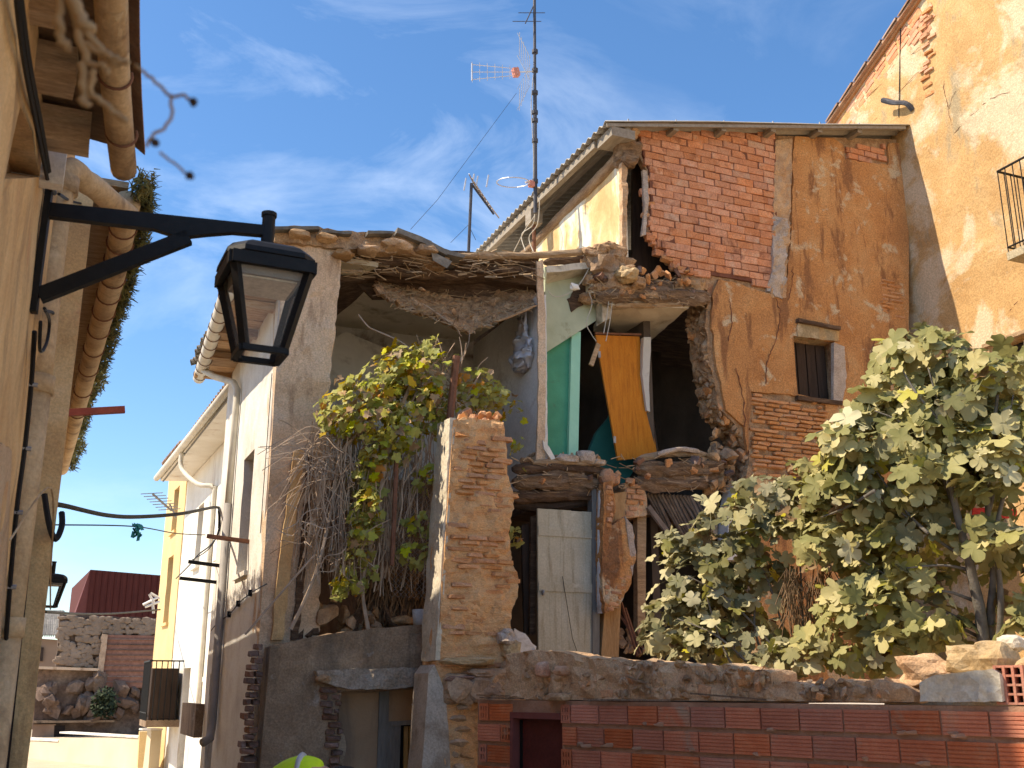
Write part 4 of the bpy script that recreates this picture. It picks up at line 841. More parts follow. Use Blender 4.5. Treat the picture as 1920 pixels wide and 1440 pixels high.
# back of the yard: dark ground floor wall with straw and props seen through the vine
qwall('shed_wall', pq([(588, 900), (830, 900), (830, 1215), (570, 1215)], 14.9), 14.9, .1, M('straw_daub', [(.3, (.13, .075, .045)), (.7, (.24, .15, .09))], 3, bump=.8, stretch=(4, 4, .8)), ruin, raw=True, res=.3)
for a, b in (((650, 1100), (575, 1195)), ((690, 1090), (660, 1190)), ((700, 1100), (742, 1180)), ((735, 1090), (770, 1185)), ((608, 1060), (560, 1200)), ((720, 1085), (690, 1180)), ((585, 1100), (592, 1190))):
    o = MB().beam(ONQ(*a, 13.3), ONQ(*b, 12.9), .07, .05).build('prop', old_wood, ruin)
heap(ruin, 40, lambda i: ONQ(U(570, 800), U(1140, 1185), U(12.85, 13.4)), (.1, .26), ST, 'rubble_stone', .7)
m = MB()
for i in range(260):
    u = U(690, 815); a = ONQ(u, U(1060, 1090), U(13.1, 13.5)); b = ONQ(u + U(-45, 30), U(1120, 1180), U(12.95, 13.3)); m.tube([a, a.lerp(b, .5) + Vector((U(-.05, .05), 0, .03)), b], .008, 3, cap=False)
m.build('straw_heap', straw, ruin, kind='stuff')
o = thing('bucket', 'pale crumpled bucket standing on the yard wall beside the pier', 'bucket', tuple(ONQ(790, 1175, 12.7)))
p = ONQ(790, 1175, 12.7); m = MB(); m.tube([p, p + Vector((0, 0, .2)), p + Vector((0, 0, .205)), p + Vector((0, 0, .02))], [.1, .12, .105, .09], 14); m.build('pail', room_white, o, True)
MB().tube([p + Vector((math.cos(t) * .12, math.sin(t) * .05, .2 + .0 * t)) for t in [i * math.pi / 8 for i in range(9)]], .005, 5).build('handle', steel_m, o)

# ------------------------------------------------------------------ hollow brick wall, rubble cap
HA = AT(895, 1316, 11.7); HB = AT(1920, 1318, 7.5); HA.z = HB.z = 1.58
hd = (HB - HA); hd.z = 0; HL = hd.length; hd.normalize(); hn = Vector((-hd.y, hd.x, 0))   # hn points away from the camera side
if hn.dot(HA) < 0: hn = -hn
hang_ = math.atan2(hd.y, hd.x)
def HP(l, d, z): return Vector((HA.x, HA.y, 0)) + hd * l + hn * d + Vector((0, 0, z))
def hl(u, v=1330):
    r = ray(u, v); n = hn; t = (Vector((HA.x, HA.y, 0)) - Vector((0, 0, 0))).dot(n) / Vector((r.x, r.y, 0)).dot(n); p = CAM + r * t
    return (p - HA).dot(hd), p.z
hw = thing('hollow_brick_wall', 'low wall of ribbed red hollow bricks with a dark red metal hatch', 'wall', (HA.x, HA.y, 0))
l_h0, l_h1 = hl(962)[0], hl(1052)[0]; z_h = hl(1000, 1338)[1]
m = slab(MB(), [(0, 0), (l_h0, 0), (l_h0, z_h), (l_h1, z_h), (l_h1, 0), (HL + 1.2, 0), (HL + 1.2, 1.575), (0, 1.575)], lambda a, b: HP(a, .012, b), hn * .13, res=.3, amp=.006)
m.build('mortar_bed', joint_m, hw)
def hollow_mesh():
    """ribbed face: five grooves along the length, unit size"""
    prof = [(-.5, .5)]; k = 6
    ys = []
    for i in range(k):
        a = -.5 + i / k; ys += [(a + .015, 0), (a + 1 / k - .05, 0), (a + 1 / k - .035, .06), (a + 1 / k - .005, .06)]
    prof = [(-.5 + .02, .0)] + ys[1:-2] + [(.48, 0)]
    vs = []; fs = []
    for x in (-.5, .5):
        for z, d in prof: vs.append((x, -.5 + d, z))
        vs += [(x, .5, .5), (x, .5, -.5)]
    n = len(prof) + 2
    for i in range(n): j = (i + 1) % n; fs.append((i, j, n + j, n + i))
    fs += [tuple(range(n))[::-1], tuple(range(n, 2 * n))]
    me = bpy.data.meshes.new('hollow_brick'); me.from_pydata(vs, [], fs)
    bm = bmesh.new(); bm.from_mesh(me); bmesh.ops.recalc_face_normals(bm, faces=bm.faces); bm.to_mesh(me); bm.free()
    me.materials.append(hollow_m); return me
HM = hollow_mesh()
def hbrick(l0, l1, z, h, d=0): 
    r = qrot(hang_ + U(-.006, .006), U(-.006, .006), U(-.008, .008))
    inst('hollow_brick', HM, None, HP((l0 + l1) / 2, .04 + d, z + h / 2), r, (l1 - l0, .1, h), hw)
def holes_block(l0, l1, z, h, nx=3, nz=2):
    """a brick laid end on: grid of square cells"""
    m = MB(); e = .006; w_ = (l1 - l0); tx = w_ * .14; tz = h * .16
    for i in range(nx + 1):
        x = l0 + (w_ - tx) * i / nx; m.box((x, -.05, 0), (x + tx, .05, h))
    for j in range(nz + 1):
        zz = (h - tz) * j / nz; m.box((l0 + .002, -.047, zz), (l1 - .002, .047, zz + tz))
    M_ = Matrix.Rotation(hang_, 3, 'Z'); o = HP(0, .035, z); m.v = [o + M_ @ v for v in m.v]
    b = m.build('perforated_brick', hollow_m, hw)
    m2 = MB().box((l0 + .004, .03, .004), (l1 - .004, .048, h - .004)); m2.v = [o + M_ @ v for v in m2.v]; m2.build('cell_shade', dark_void, b)  # black sheet stands in for the shade inside the cells
ch_ = .212; zt = 1.575
BL_ = (hl(1915)[0] - hl(1815)[0])
for k in range(9):
    z = zt - (k + 1) * ch_; h = ch_ - .036
    x = l_h1 + .02
    if z > -.05:
        # left of the hatch
        xx = .02
        if k % 2: holes_block(l_h0 - .18, l_h0 - .015, z, h); hbrick(.02, l_h0 - .2, z, h)
        elif k == 0: holes_block(.05, .19, z, h, 3, 2); hbrick(.21, l_h0 - .02, z, h)
        else: holes_block(.06, .16, z, h, 2, 2); hbrick(.18, l_h0 - .02, z, h)
        # right of the hatch
        if k == 0 and 1: holes_block(x - .01, x + .11, z, h); x += .13
        elif k == 2: holes_block(x - .01, x + .12, z, h); x += .14
        elif k % 2: x -= .0
        first = True
        while x < HL + 1.1:
            l = BL_ * U(.94, 1.06) * (.55 if first and k % 2 else 1); first = False
            hbrick(x, x + l - .02, z, h, U(-.004, .004)); x += l
m = MB()
for i in range(40):
    l = U(l_h1, HL + 1); m.blob(HP(l, .012, zt - ch_ * random.randint(1, 4) + U(-.0, .03)), (U(.05, .16), .012, .018), i, .5, 2, .8)
m.build('mortar_squeeze', joint_m, hw, kind='stuff')
hx = HP(l_h0, 0, 0)
m = MB(); M_ = Matrix.Rotation(hang_, 3, 'Z')
def hbox(l0, l1, d0, d1, z0, z1): b = MB().box((l0, d0, z0), (l1, d1, z1)); o = HP(0, 0, 0); b.v = [o + M_ @ v for v in b.v]; return b
hbox(l_h0 + .03, l_h1 - .005, .07, .1, 0, z_h - .05).build('hatch_door', hatch_m, hw)
hbox(l_h0 - .012, l_h0 + .03, -.035, .09, 0, z_h).build('hatch_frame', hatch_fr, hw)
hbox(l_h0 - .012, l_h1 + .0, -.036, .09, z_h - .05, z_h + .012).build('hatch_frame', hatch_fr, hw)
hbox(l_h0 + .04, l_h0 + .075, .06, .09, 0, z_h - .07).build('hatch_hinge_strip', black_iron, hw)
# rubble cap above it
cap = thing('rubble_wall', 'ragged strip of old rubble masonry along the top of the red hollow brick wall', 'wall', (HA.x, HA.y, 0))
cpx = [(970, 1228), (1010, 1220), (1100, 1234), (1200, 1240), (1300, 1248), (1420, 1256), (1440, 1262), (1442, 1284), (1500, 1282), (1600, 1276), (1690, 1282), (1706, 1290), (1712, 1316), (970, 1316)]
cp_ = []
for u, v in cpx:
    l, z = hl(u, v); z = EYE + (z - EYE) * 1.02
    cp_.append((l, max(z, 1.585), .035 if v < 1300 else 0))
cp_[-1] = (hl(945)[0], 1.583); cp_[0] = (hl(945)[0], cp_[0][1], .03)
slab(MB(), cp_, lambda a, b: HP(a, .03, b), hn * .4, res=.07, step=.05, amp=.06, rings=3, edge=.04, fs=5).build('rubble_core', mortar, cap)
for i in range(150):
    u = U(985, 1700); l, z = hl(u, U(1240, 1308))
    if not pip(l, z, [c[:2] for c in cp_]): continue
    sz = U(.05, .13); o = inst('stone', random.choice(SR_ + ST + OB[:1]), None, HP(l, .06 + U(-.01, .03), z), qrot(hang_ + U(-.3, .3), U(-.3, .3), U(-.3, .3)), (sz * U(1, 1.8), sz * .8, sz * U(.5, .9)), cap)
heap(cap, 60, lambda i: (lambda u: HP(hl(u)[0], U(.05, .35), (lambda c: c)(1.6 + (hl(u, 1236 + (u - 980) * .055 if u < 1440 else 1282)[1] - 1.6))))(U(985, 1700)), (.04, .1), SR_, 'stone', .6)
for (u, v, w_, h_, mt) in [(1020, 1256, .12, .16, red_brick), (1056, 1258, .13, .1, thin_brick), (1048, 1307, .3, .08, stone_m)]:
    l, z = hl(u, v); b = MB().blob((0, 0, 0), (w_ / 2, .1, h_ / 2), u, .2, 2, .55); b.v = [HP(l, .0, z) + Matrix.Rotation(hang_, 3, 'Z') @ v_ for v_ in b.v]; b.build('stone', mt, cap)
heap(cap, 120, lambda i: (lambda u, v: (lambda h: HP(h[0], .02, h[1]) if pip(h[0], h[1], [c[:2] for c in cp_]) else None)(hl(u, v)))(U(985, 1700), U(1240, 1308)), (.04, .11), ST + SR_ + OB[:2], 'stone', .7)
for a, b in (((905, 1308), (985, 1310)), ((900, 1303), (960, 1305)), ((1300, 1300), (1440, 1312)), ((1180, 1268), (1218, 1282)), ((1100, 1312), (1260, 1313)), ((1100, 1311), (1140, 1312))):
    la, za = hl(*a); lb, zb_ = hl(*b); MB().beam(HP(la, -.04, za), HP(lb, -.03, zb_), .02, .015).build('splinter', log_m, cap)
# pale block and stones at the right end of the cap
def capstone(name, u, v, w_, h_, d_, mt, label, cat, seed, sq=.5, amp=.2, dd=.12, grp=None):
    l, z = hl(u, v); b = MB().blob((0, 0, 0), (w_ / 2, d_ / 2, h_ / 2), seed, amp, 3, sq); M_ = Matrix.Rotation(hang_, 3, 'Z')
    b.v = [HP(l, dd, z) + M_ @ v_ for v_ in b.v]; o = b.build(name, mt); tag(o, label, cat, grp); return o
cl_ = [(hl(u, v)[0], max(hl(u, v)[1], 1.59)) for u, v in ((1728, 1316), (1728, 1280), (1745, 1270), (1790, 1262), (1862, 1254), (1876, 1262), (1882, 1316))]
o = slab(MB(), cl_, lambda a, b: HP(a, -.03, b), hn * .38, res=.05, step=.04, rag=.012, amp=.035, rings=3, edge=.03, fs=4).build('concrete_block', pale_stone); tag(o, 'large pale sunlit concrete block lying on the red hollow brick wall', 'block')
capstone('stone_block', 1785, 1236, .32, .22, .3, gold_stone, 'wide golden stone resting on the left of the pale concrete block', 'stone', 8, .55, .3, .3)
capstone('stone_block', 1838, 1234, .24, .25, .3, gold_stone, 'tall golden stone resting on the right of the pale concrete block', 'stone', 12, .55, .3, .3)
capstone('stone_block', 1852, 1204, .18, .12, .2, pale_stone, 'small pale stone on top of the golden stones under the fig', 'stone', 15, .6, .3, .4)
capstone('stone_block', 1700, 1262, .4, .26, .3, mortar, 'dark rubble lump half covered by leaves left of the pale block', 'stone', 18, .6, .5, .3)
capstone('stone_block', 1735, 1278, .22, .16, .3, rubble_m, 'brown rubble lump touching the left end of the pale block', 'stone', 19, .6, .5, .2)
pb = thing('broken_hollow_brick', 'broken perforated brick standing on end right of the pale concrete block', 'brick', tuple(HP(hl(1893)[0], .1, 1.58)))
l, z = hl(1893, 1310)
m = MB()
for i in range(4): m.box((-.1 + i * .062, 0, 0), (-.1 + i * .062 + .018, .12, .27))
for j in range(5): m.box((-.098, .003, j * .064), (.1, .117, j * .064 + .016))
m.v = [HP(l, .02, 1.585) + Matrix.Rotation(hang_ + .1, 3, 'Z') @ v for v in m.v]; m.build('brick_shell', hollow_m, pb)
m = MB().box((-.095, .09, .003), (.095, .115, .25)); m.v = [HP(l, .02, 1.585) + Matrix.Rotation(hang_ + .1, 3, 'Z') @ v for v in m.v]; m.build('cell_shade', dark_void, pb)  # black backing gives the open cells their shade
capstone('stone_block', 1928, 1285, .35, .4, .3, gold_stone, 'brown stone at the far right end of the wall beside the perforated brick', 'stone', 22, .55, .35, .25)

# ------------------------------------------------------------------ vertical wall sheets on any plan line
class Plan:
    def __init__(s, a, b, flip=1):
        s.a = Vector((a[0], a[1], 0)); d = Vector((b[0] - a[0], b[1] - a[1], 0)); s.len = d.length; s.d = d.normalized(); s.n = Vector((s.d.y, -s.d.x, 0)) * flip; s.ang = math.atan2(s.d.y, s.d.x)
    def P(s, l, z, d=0.): return s.a + s.d * l + s.n * d + Vector((0, 0, z))
    def hit(s, u, v):
        r = ray(u, v); t = (s.a - CAM).dot(s.n) / r.dot(s.n); p = CAM + r * t; return (p - s.a).dot(s.d), p.z
    def wall(s, name, poly, th, mat, parent, off=0., holes=(), **kw):
        lab = kw.pop('label', None); sm = kw.pop('smooth', False); kd = kw.pop('kind', None)
        o = slab(MB(), poly, lambda a, b: s.P(a, b, off), s.n * th, holes=holes, **kw).build(name, mat, parent, sm)
        if lab: o['label'] = lab
        if kd: o['kind'] = kd
        return o
    def px(s, pts): return [s.hit(p[0], p[1]) + tuple(p[2:]) for p in pts]
    def box(s, l0, l1, d0, d1, z0, z1):
        m = MB().box((l0, d0, z0), (l1, d1, z1)); m.v = [s.P(v.x, v.z, v.y) for v in m.v]; return m
    def bricks(s, poly, bl, ch, gap, meshes, parent, prot=.01, pj=.008, dep=.1, lj=.1, drop=0, slope=0., name='brick', tilt=.01):
        xs = [p[0] for p in poly]; zs = [p[1] for p in poly]; z = min(zs) - abs(slope) * (max(xs) - min(xs)); k = 0
        while z < max(zs) + abs(slope) * (max(xs) - min(xs)):
            x = min(xs) - bl * .5 * (k % 2) - U(0, .04)
            while x < max(xs):
                l = bl * U(1 - lj, 1 + lj); zz = z + slope * (x + l / 2 - min(xs))
                if pip(x + l / 2, zz + ch / 2, poly) and R() >= drop:
                    p = prot + U(-pj, pj); c = s.P(x + l / 2, zz + ch / 2, dep / 2 - p)
                    inst(name, random.choice(meshes), None, c, qrot(s.ang + U(-tilt, tilt), U(-tilt, tilt), -math.atan(slope) + U(-tilt, tilt)), (l - gap, dep, ch - gap), parent)
                x += l
            z += ch; k += 1
def cracks(plan, pts, parent, wd=.005, off=-.006, mat=None):
    P = path([plan.P(*plan.hit(u, v), off) for u, v in pts], 6, .012); MB().tube(P, [wd * U(.4, 1.1) for _ in P], 5).build('crack', mat or brickmort, parent)

# ------------------------------------------------------------------ tall sunlit house on the right
rh = thing('tall_plaster_house', 'tall tan plastered house in full sun at the right with a small iron balcony', 'house', (13, 9, 0))
PR = Plan((13.0, 14.62), (13.0, 3.0), -1)
if PR.n.x < 0: PR.n = -PR.n
def rk(l): return 12.2 + .479 * l
wl = PR.px([(1858, 652), (1960, 603), (1960, 800), (1858, 830)]); wh = [(wl[0][0], wl[3][1] * .5 + wl[2][1] * .5), (wl[1][0], wl[3][1] * .5 + wl[2][1] * .5), (wl[1][0], wl[0][1]), (wl[0][0], wl[0][1])]
PR.wall('facade', [(0, 0), (PR.len, 0), (PR.len, rk(PR.len)), (0, rk(0))], .4, tan_pl, rh, holes=[wh], res=.25, amp=.03, fs=1.5)
bl = PR.px([(1572, 222), (1722, 8), (1752, 0), (1740, 60), (1690, 110), (1640, 165), (1600, 235), (1570, 240)])
PR.bricks(bl, .3, .12, .014, RB, rh, .012, .006, slope=.479, lj=.1, drop=.05)
PR.bricks(PR.px([(1733, 22), (1748, 18), (1748, 178), (1733, 182)]), .22, .085, .025, TB, rh, .035, .015, lj=.15, tilt=.03)
m = MB()
for i in range(2): m.box((0, -.14 + i * .02, 0), (PR.len + .6, .4, .05))
for nm, z0, z1, d0, mt in (('roof_verge', .0, .05, -.12, tile_m), ('verge_course', -.06, -.003, -.05, thin_brick)):
    m = MB(); vs_ = []
    for l in (-.1, PR.len):
        for d, z in ((d0, z0), (.45, z0), (.45, z1), (d0, z1)): vs_.append(PR.P(l, rk(l) + z, d))
    m.add(vs_, [(0, 1, 2, 3), (7, 6, 5, 4), (0, 4, 5, 1), (1, 5, 6, 2), (2, 6, 7, 3), (3, 7, 4, 0)]); m.build(nm, mt, rh)
for i in range(24):
    l = i * .42; inst('roof_tile', TM, None, PR.P(l, rk(l) + .05, -.06), (Matrix.Rotation(math.pi, 3, 'Z') @ Matrix.Rotation(math.atan(.479), 3, 'X')).to_quaternion(), (1, 1, 1), rh)
for pts in ([(1700, 100), (1705, 180), (1715, 240)], ):
    pass
cracks(PR, [(1775, 80), (1778, 130), (1770, 165), (1777, 200)], rh); cracks(PR, [(1920, 555), (1900, 575), (1880, 600), (1860, 612)], rh); cracks(PR, [(1790, 250), (1830, 210), (1860, 185), (1895, 172)], rh, .004); cracks(PR, [(1800, 160), (1780, 200), (1785, 235)], rh, .004)
cracks(PR, [(1625, 185), (1660, 150), (1700, 110), (1730, 85)], rh, .005); cracks(PR, [(1640, 225), (1690, 170), (1735, 120)], rh, .004)
M('grey_blotch', [(.3, (.36, .31, .2)), (.7, (.55, .45, .29))], 3, bump=.5, fine=(.3, 40))
m = MB().tube(path([PR.P(*PR.hit(1712, 206), .0), PR.P(*PR.hit(1706, 196), -.1), PR.P(*PR.hit(1690, 196), -.15), PR.P(*PR.hit(1672, 192), -.22)], 4), .045, 8, .3); m.build('waste_spout', mast_m, rh)
MB().tube([PR.P(*PR.hit(1690, 50), -.02), PR.P(*PR.hit(1687, 220), -.02)], .009, 5).build('hanging_wire', cable_m, rh)
# window with frame under a hood
l0, l1 = wh[0][0], wh[1][0]; zb_, zt_ = wh[0][1], wh[2][1]
PR.box(l0 + .003, l1 - .003, .22, .26, zb_ + .003, zt_ - .003).build('window', win_glass, rh)
for a, b in ((l0 + .003, l0 + .1), (l1 - .1, l1 - .003), ((l0 + l1) / 2 - .04, (l0 + l1) / 2 + .04)):
    PR.box(a, b, .15, .218, zb_ + .003, zt_ - .003).build('window_frame', white_pl, rh)
PR.box(l0 - .08, l1 + .1, -.1, .2, zt_ + .003, zt_ + .06).build('window_hood', rafter_m, rh)
PR.box(l0 - .06, l0 - .002, -.05, .2, zb_, zt_).build('window_jamb', board_m, rh)
PR.box(l0 - .08, l1 + .08, -.08, .2, zb_ - .08, zb_ - .003).build('window_sill', pale_stone, rh)
# balcony
SB = 12.35; c0 = ONS(1887, 474, SB); qf = c0.y; zs = c0.z; zr = ONS(1878, 316, SB).z
rb = MB().box((SB, qf - 2.2, zs - .12), (12.99, qf, zs)).build('balcony_slab', MATS['grey_blotch'], rh)
m = MB(); top = zr
for x in (SB + .02,):
    m.beam((x, qf - .02, top), (x, qf - 2.2, top), .035, .02); m.beam((x, qf - .02, zs + .08), (x, qf - 2.2, zs + .08), .03, .015)
m.beam((SB + .02, qf - .02, top), (12.99, qf - .02, top), .035, .02); m.beam((SB + .02, qf - .02, zs + .08), (12.99, qf - .02, zs + .08), .03, .015)
m.build('balcony_rail', black_iron, rh)
for i in range(17): MB().tube([(SB + .02, qf - .02 - i * .135, zs), (SB + .02, qf - .02 - i * .135, top)], .009, 6).build('baluster', black_iron, rh)
for i in range(1, 5): MB().tube([(SB + .02 + i * .13, qf - .02, zs), (SB + .02 + i * .13, qf - .02, top)], .009, 6).build('baluster', black_iron, rh)

# ------------------------------------------------------------------ row of houses down the lane
hb = thing('white_house', 'white limewashed house with a white soffit and gutter, next down the lane', 'house', (2.9, 21, 0))
PB = Plan((3.0, 17.02), (2.74, 26.0), 1)
if PB.n.x < 0: PB.n = -PB.n
wins = []
for (a, b, c_, d_) in [((404, 940), (426, 850), 0, 0), ((366, 1252), (384, 1140), 0, 0), ((384, 965), (394, 890), 0, 0)]:
    x0, z0 = PB.hit(*a); x1, z1 = PB.hit(*b); x0, x1 = min(x0, x1), max(x0, x1)
    if x1 - x0 < .3: x1 = x0 + .6
    wins.append(rect(max(.2, x0), min(z0, z1), x1, max(z0, z1)))
wins = [rect(3.3, 4.1, 4.0, 5.5), rect(3.4, 1.9, 4.1, 3.3), rect(6.2, 4.2, 6.9, 5.5), rect(6.2, .1, 7.1, 2.1)]
PB.wall('facade', [(0, 0), (PB.len, 0), (PB.len, 6.4), (0, 6.4)], .4, white_pl, hb, holes=wins, res=.5, amp=.01)
for h in wins:
    PB.box(h[0][0] + .003, h[1][0] - .003, .14, .18, h[0][1] + .003, h[2][1] - .003).build('window', grey_wood, hb)
    PB.box(h[0][0] - .07, h[1][0] + .07, -.09, .1, h[0][1] - .09, h[0][1] - .003).build('window_sill', white_pl, hb)
m = MB().add([PB.P(-.0, 6.38, -.55), PB.P(PB.len, 6.38, -.62), PB.P(PB.len, 6.42, .1), PB.P(0, 6.42, .1), PB.P(0, 6.5, -.55), PB.P(PB.len, 6.5, -.62), PB.P(PB.len, 6.55, .1), PB.P(0, 6.55, .1)], [(0, 1, 2, 3), (7, 6, 5, 4), (0, 4, 5, 1), (1, 5, 6, 2), (2, 6, 7, 3), (3, 7, 4, 0)]); m.build('soffit', white_pl, hb)
PB.box(-.0, PB.len, -.57, -.545, 6.36, 6.39).build('soffit_strip', grey_wood, hb)
MB().tube([PB.P(-.1, 6.45, -.62), PB.P(PB.len + .1, 6.45, -.7)], .07, 10).build('gutter', white_pvc, hb, True)
p = PB.P(5.6, 6.4, -.62); MB().tube(path([p, p + Vector((.02, -.05, -.35)), p + Vector((.3, -.6, -.75)), p + Vector((.58, -.9, -.85)), p + Vector((.6, -.9, -1.3)), p + Vector((.6, -.9, -5.5))], 4), .05, 8).build('downpipe', white_pvc, hb, True)
for q_ in range(40):
    c = PB.P(q_ * .22 + .1, 6.56, -.62)
    for k in range(1): inst('roof_tile', TM, None, c + Vector((k * .34 * .94, 0, k * .12)), (Matrix.Rotation(-math.pi / 2, 3, 'Z') @ Matrix.Rotation(.34, 3, 'X')).to_quaternion(), (1, 1, 1), hb)
MB().box((2.62, 17.05, 6.4), (3.0, 17.3, 6.9)).build('parapet_block', gold_stone, hb)
MB().box((3.4, 17.0, 0), (8, 26, 6.3)).build('house_body', white_pl, hb)
# balcony with black bars at the far end of the white house
SBq0, SBq1 = 24.2, 25.7; xo = 2.12
MB().box((xo, SBq0, .92), (2.95, SBq1, 1.06)).build('balcony_slab', grey_pl, hb)
m = MB(); m.beam((xo, SBq0, 2.25), (xo, SBq1, 2.25), .04, .03); m.beam((xo, SBq0, 2.25), (2.8, SBq0, 2.25), .04, .03); m.beam((xo, SBq0, 1.2), (xo, SBq1, 1.2), .03, .02); m.build('balcony_rail', black_iron, hb)
for i in range(13): MB().tube([(xo, SBq0 + i * .124, 1.05), (xo, SBq0 + i * .124, 2.25)], .012, 5).build('baluster', black_iron, hb)
for i in range(1, 6): MB().tube([(xo + i * .115, SBq0, 1.05), (xo + i * .115, SBq0, 2.25)], .012, 5).build('baluster', black_iron, hb)
MB().box((xo + .05, SBq0 + .05, 1.07), (2.7, SBq1 - .05, 2.1)).build('balcony_screen', shutter_m, hb)
hc = thing('yellow_house', 'narrow yellow plastered house at the far end of the row', 'house', (2.7, 27.5, 0))
PC = Plan((2.72, 26.02), (2.58, 29.0), 1)
if PC.n.x < 0: PC.n = -PC.n
PC.wall('facade', [(0, 0), (PC.len, 0), (PC.len, 7.1), (0, 7.2)], 4., yellow_pl, hc, res=.5, amp=.01, holes=[rect(1.0, 3.2, 1.8, 4.8), rect(1.0, 5.4, 1.8, 6.5)])
for z0, z1 in ((3.2, 4.8), (5.4, 6.5)):
    PC.box(1.003, 1.797, .15, .2, z0 + .003, z1 - .003).build('window', grey_wood, hc); PC.box(.95, 1.85, -.06, .14, z0 - .07, z0 - .003).build('window_sill', yellow_pl, hc)
PC.box(-.02, PC.len + .1, -.2, .3, 7.2, 7.28).build('cornice', yellow_pl, hc)
for k in range(14): inst('roof_tile', TM, None, PC.P(.1 + k * .21, 7.32, -.22), (Matrix.Rotation(-math.pi / 2, 3, 'Z') @ Matrix.Rotation(.34, 3, 'X')).to_quaternion(), (1, 1, 1), hc)
# rods, wires and meters on the limewashed front
for k, (a, b) in enumerate([((470, 1016), (388, 1005)), ((421, 1062), (353, 1053)), ((408, 1092), (337, 1084))]):
    p = ONS(*a, S_A + .02) if k == 0 else PB.P(*PB.hit(*a), .02)
    if k: p = ONS(*a, S_A + .02)
    e = ONQ(*b, p.y); o = MB().beam(p, e, .06 if k == 0 else .04, .05); o = o.build('wall_bar', rust if k == 0 else black_iron)
    tag(o, ['rusty iron bar sticking out of the white wall, thickest and nearest the window', 'thin dark iron bar sticking out of the white wall, middle one of three', 'thin dark iron bar sticking out of the white wall, lowest one of three'][k], 'iron bar', 'iron bars on the white wall')
m = MB()
wpts = [(500, 1095), (470, 1112), (447, 1132), (430, 1152), (408, 1168), (396, 1182)]
m.tube(path([ONS(u, v, S_A - .025) for u, v in wpts], 6), .008, 5)
for u, v in wpts[1:-1]: p = ONS(u, v, S_A - .02); m.box(p - Vector((.03, .02, .04)), p + Vector((.02, .02, .04)))
m.build('clipped_wire', cable_m, ruin)
MB().tube(path([ONS(u, v, S_A - .02) for u, v in [(412, 975), (410, 1000), (395, 1022), (372, 1040), (355, 1060), (330, 1085)]], 6), .012, 5).build('wire_bundle', cable_m, ruin)
MB().tube(path([ONS(u, v, S_A - .02) for u, v in [(412, 985), (402, 1015), (385, 1035), (360, 1050)]], 6), .009, 5).build('wire_bundle', cable_m, ruin)
MB().tube([ONS(510, 700, S_A - .02), ONS(488, 1000, S_A - .02)], .006, 4).build('hanging_wire', cable_m, ruin)
MB().box(tuple(ONS(368, 1320, S_A - .12)), tuple(ONS(352, 1375, S_A))).build('meter_box', grey_pl, ruin)
MB().box((S_A - .006, 13.0, .9), (S_A + .01, 13.6, 2.2)) if False else None

# ------------------------------------------------------------------ house on the left with deep eave
lh = thing('left_house', 'old plastered house close on the left under a deep rafter eave', 'house', (-.3, 4, 0))
PL = Plan((-.51, -4.0), (-.162, 7.6), 1)
if PL.n.x > 0: PL.n = -PL.n
ZE1 = 5.35; ZL = 4.06
niche = PL.px([(42, 200), (76, 332), (12, 336), (30, 260)])
lc = PL.hit(86, 350)[0] - .02
PL.wall('facade', [(0, 0), (PL.len, 0), (PL.len, ZE1), (lc, ZE1), (lc, ZL + .14), (0, ZL)], .5, left_pl, lh, holes=[niche], res=.2, amp=.02, fs=2)
PL.wall('niche_back', [(a, b) for a, b in PL.px([(46, 180), (90, 345), (0, 350), (20, 220)])], .05, M('rusty_plaster', [(.3, (.25, .14, .08)), (.7, (.42, .29, .18))], 3, bump=.4), lh, off=.12)
MB().box((-.95, -4, 0), (-.82, 7.5, ZL - .02)).build('house_body', left_pl, lh)
# facade patches where the render has come away
PL.wall('render_patch', PL.px([(-40, 860), (0, 830, .01), (20, 845, .02), (14, 1000, .02), (4, 1200), (-40, 1200)]), .02, M('bare_plaster', [(.3, (.46, .3, .17)), (.7, (.6, .44, .28))], 3, bump=.6, fine=(.25, 60)), lh, off=-.006, rag=.02, step=.04, res=.1)
# second house: only its end and eave show past the first
PL2 = Plan((-.01, 7.85), (-.42, 20.0), 1)
if PL2.n.x > 0: PL2.n = -PL2.n
lh2 = thing('left_far_house', 'second house on the left, its narrow end wall and mossy eave showing past the first', 'house', (-.2, 12, 0))
PL2.wall('facade', [(0, 0), (PL2.len, 0), (PL2.len, ZE1), (0, ZE1)], .5, left_pl, lh2, res=.4, amp=.004)
m = slab(MB(), [(-.56, 0), (-.012, 0), (-.012, ZE1), (-.56, ZE1)], lambda a, b: Vector((a, 7.83, b)), (0, .3, 0), res=.06, step=.1, amp=.012, rag=.004); m.build('end_wall', left_pl, lh2)
MB().box((-.62, 8.2, 0), (-.52, 20, ZE1)).build('house_body', left_pl, lh2)
m = MB(); m.add([(-8, 7.8, 0), (-3, 7.8, 0), (-3, 13.55, 0), (-8, 13.55, 0), (-8, 7.8, 13.0), (-3, 7.8, 13.0), (-3, 13.55, 11.2), (-8, 13.55, 11.2)], [(0, 3, 2, 1), (4, 5, 6, 7), (0, 1, 5, 4), (1, 2, 6, 5), (2, 3, 7, 6), (3, 0, 4, 7)]); m.build('rear_block', left_pl, lh2, label='unseen taller rear part of the house set back from the lane')  # added out of view, sized by the shade it casts over the yard
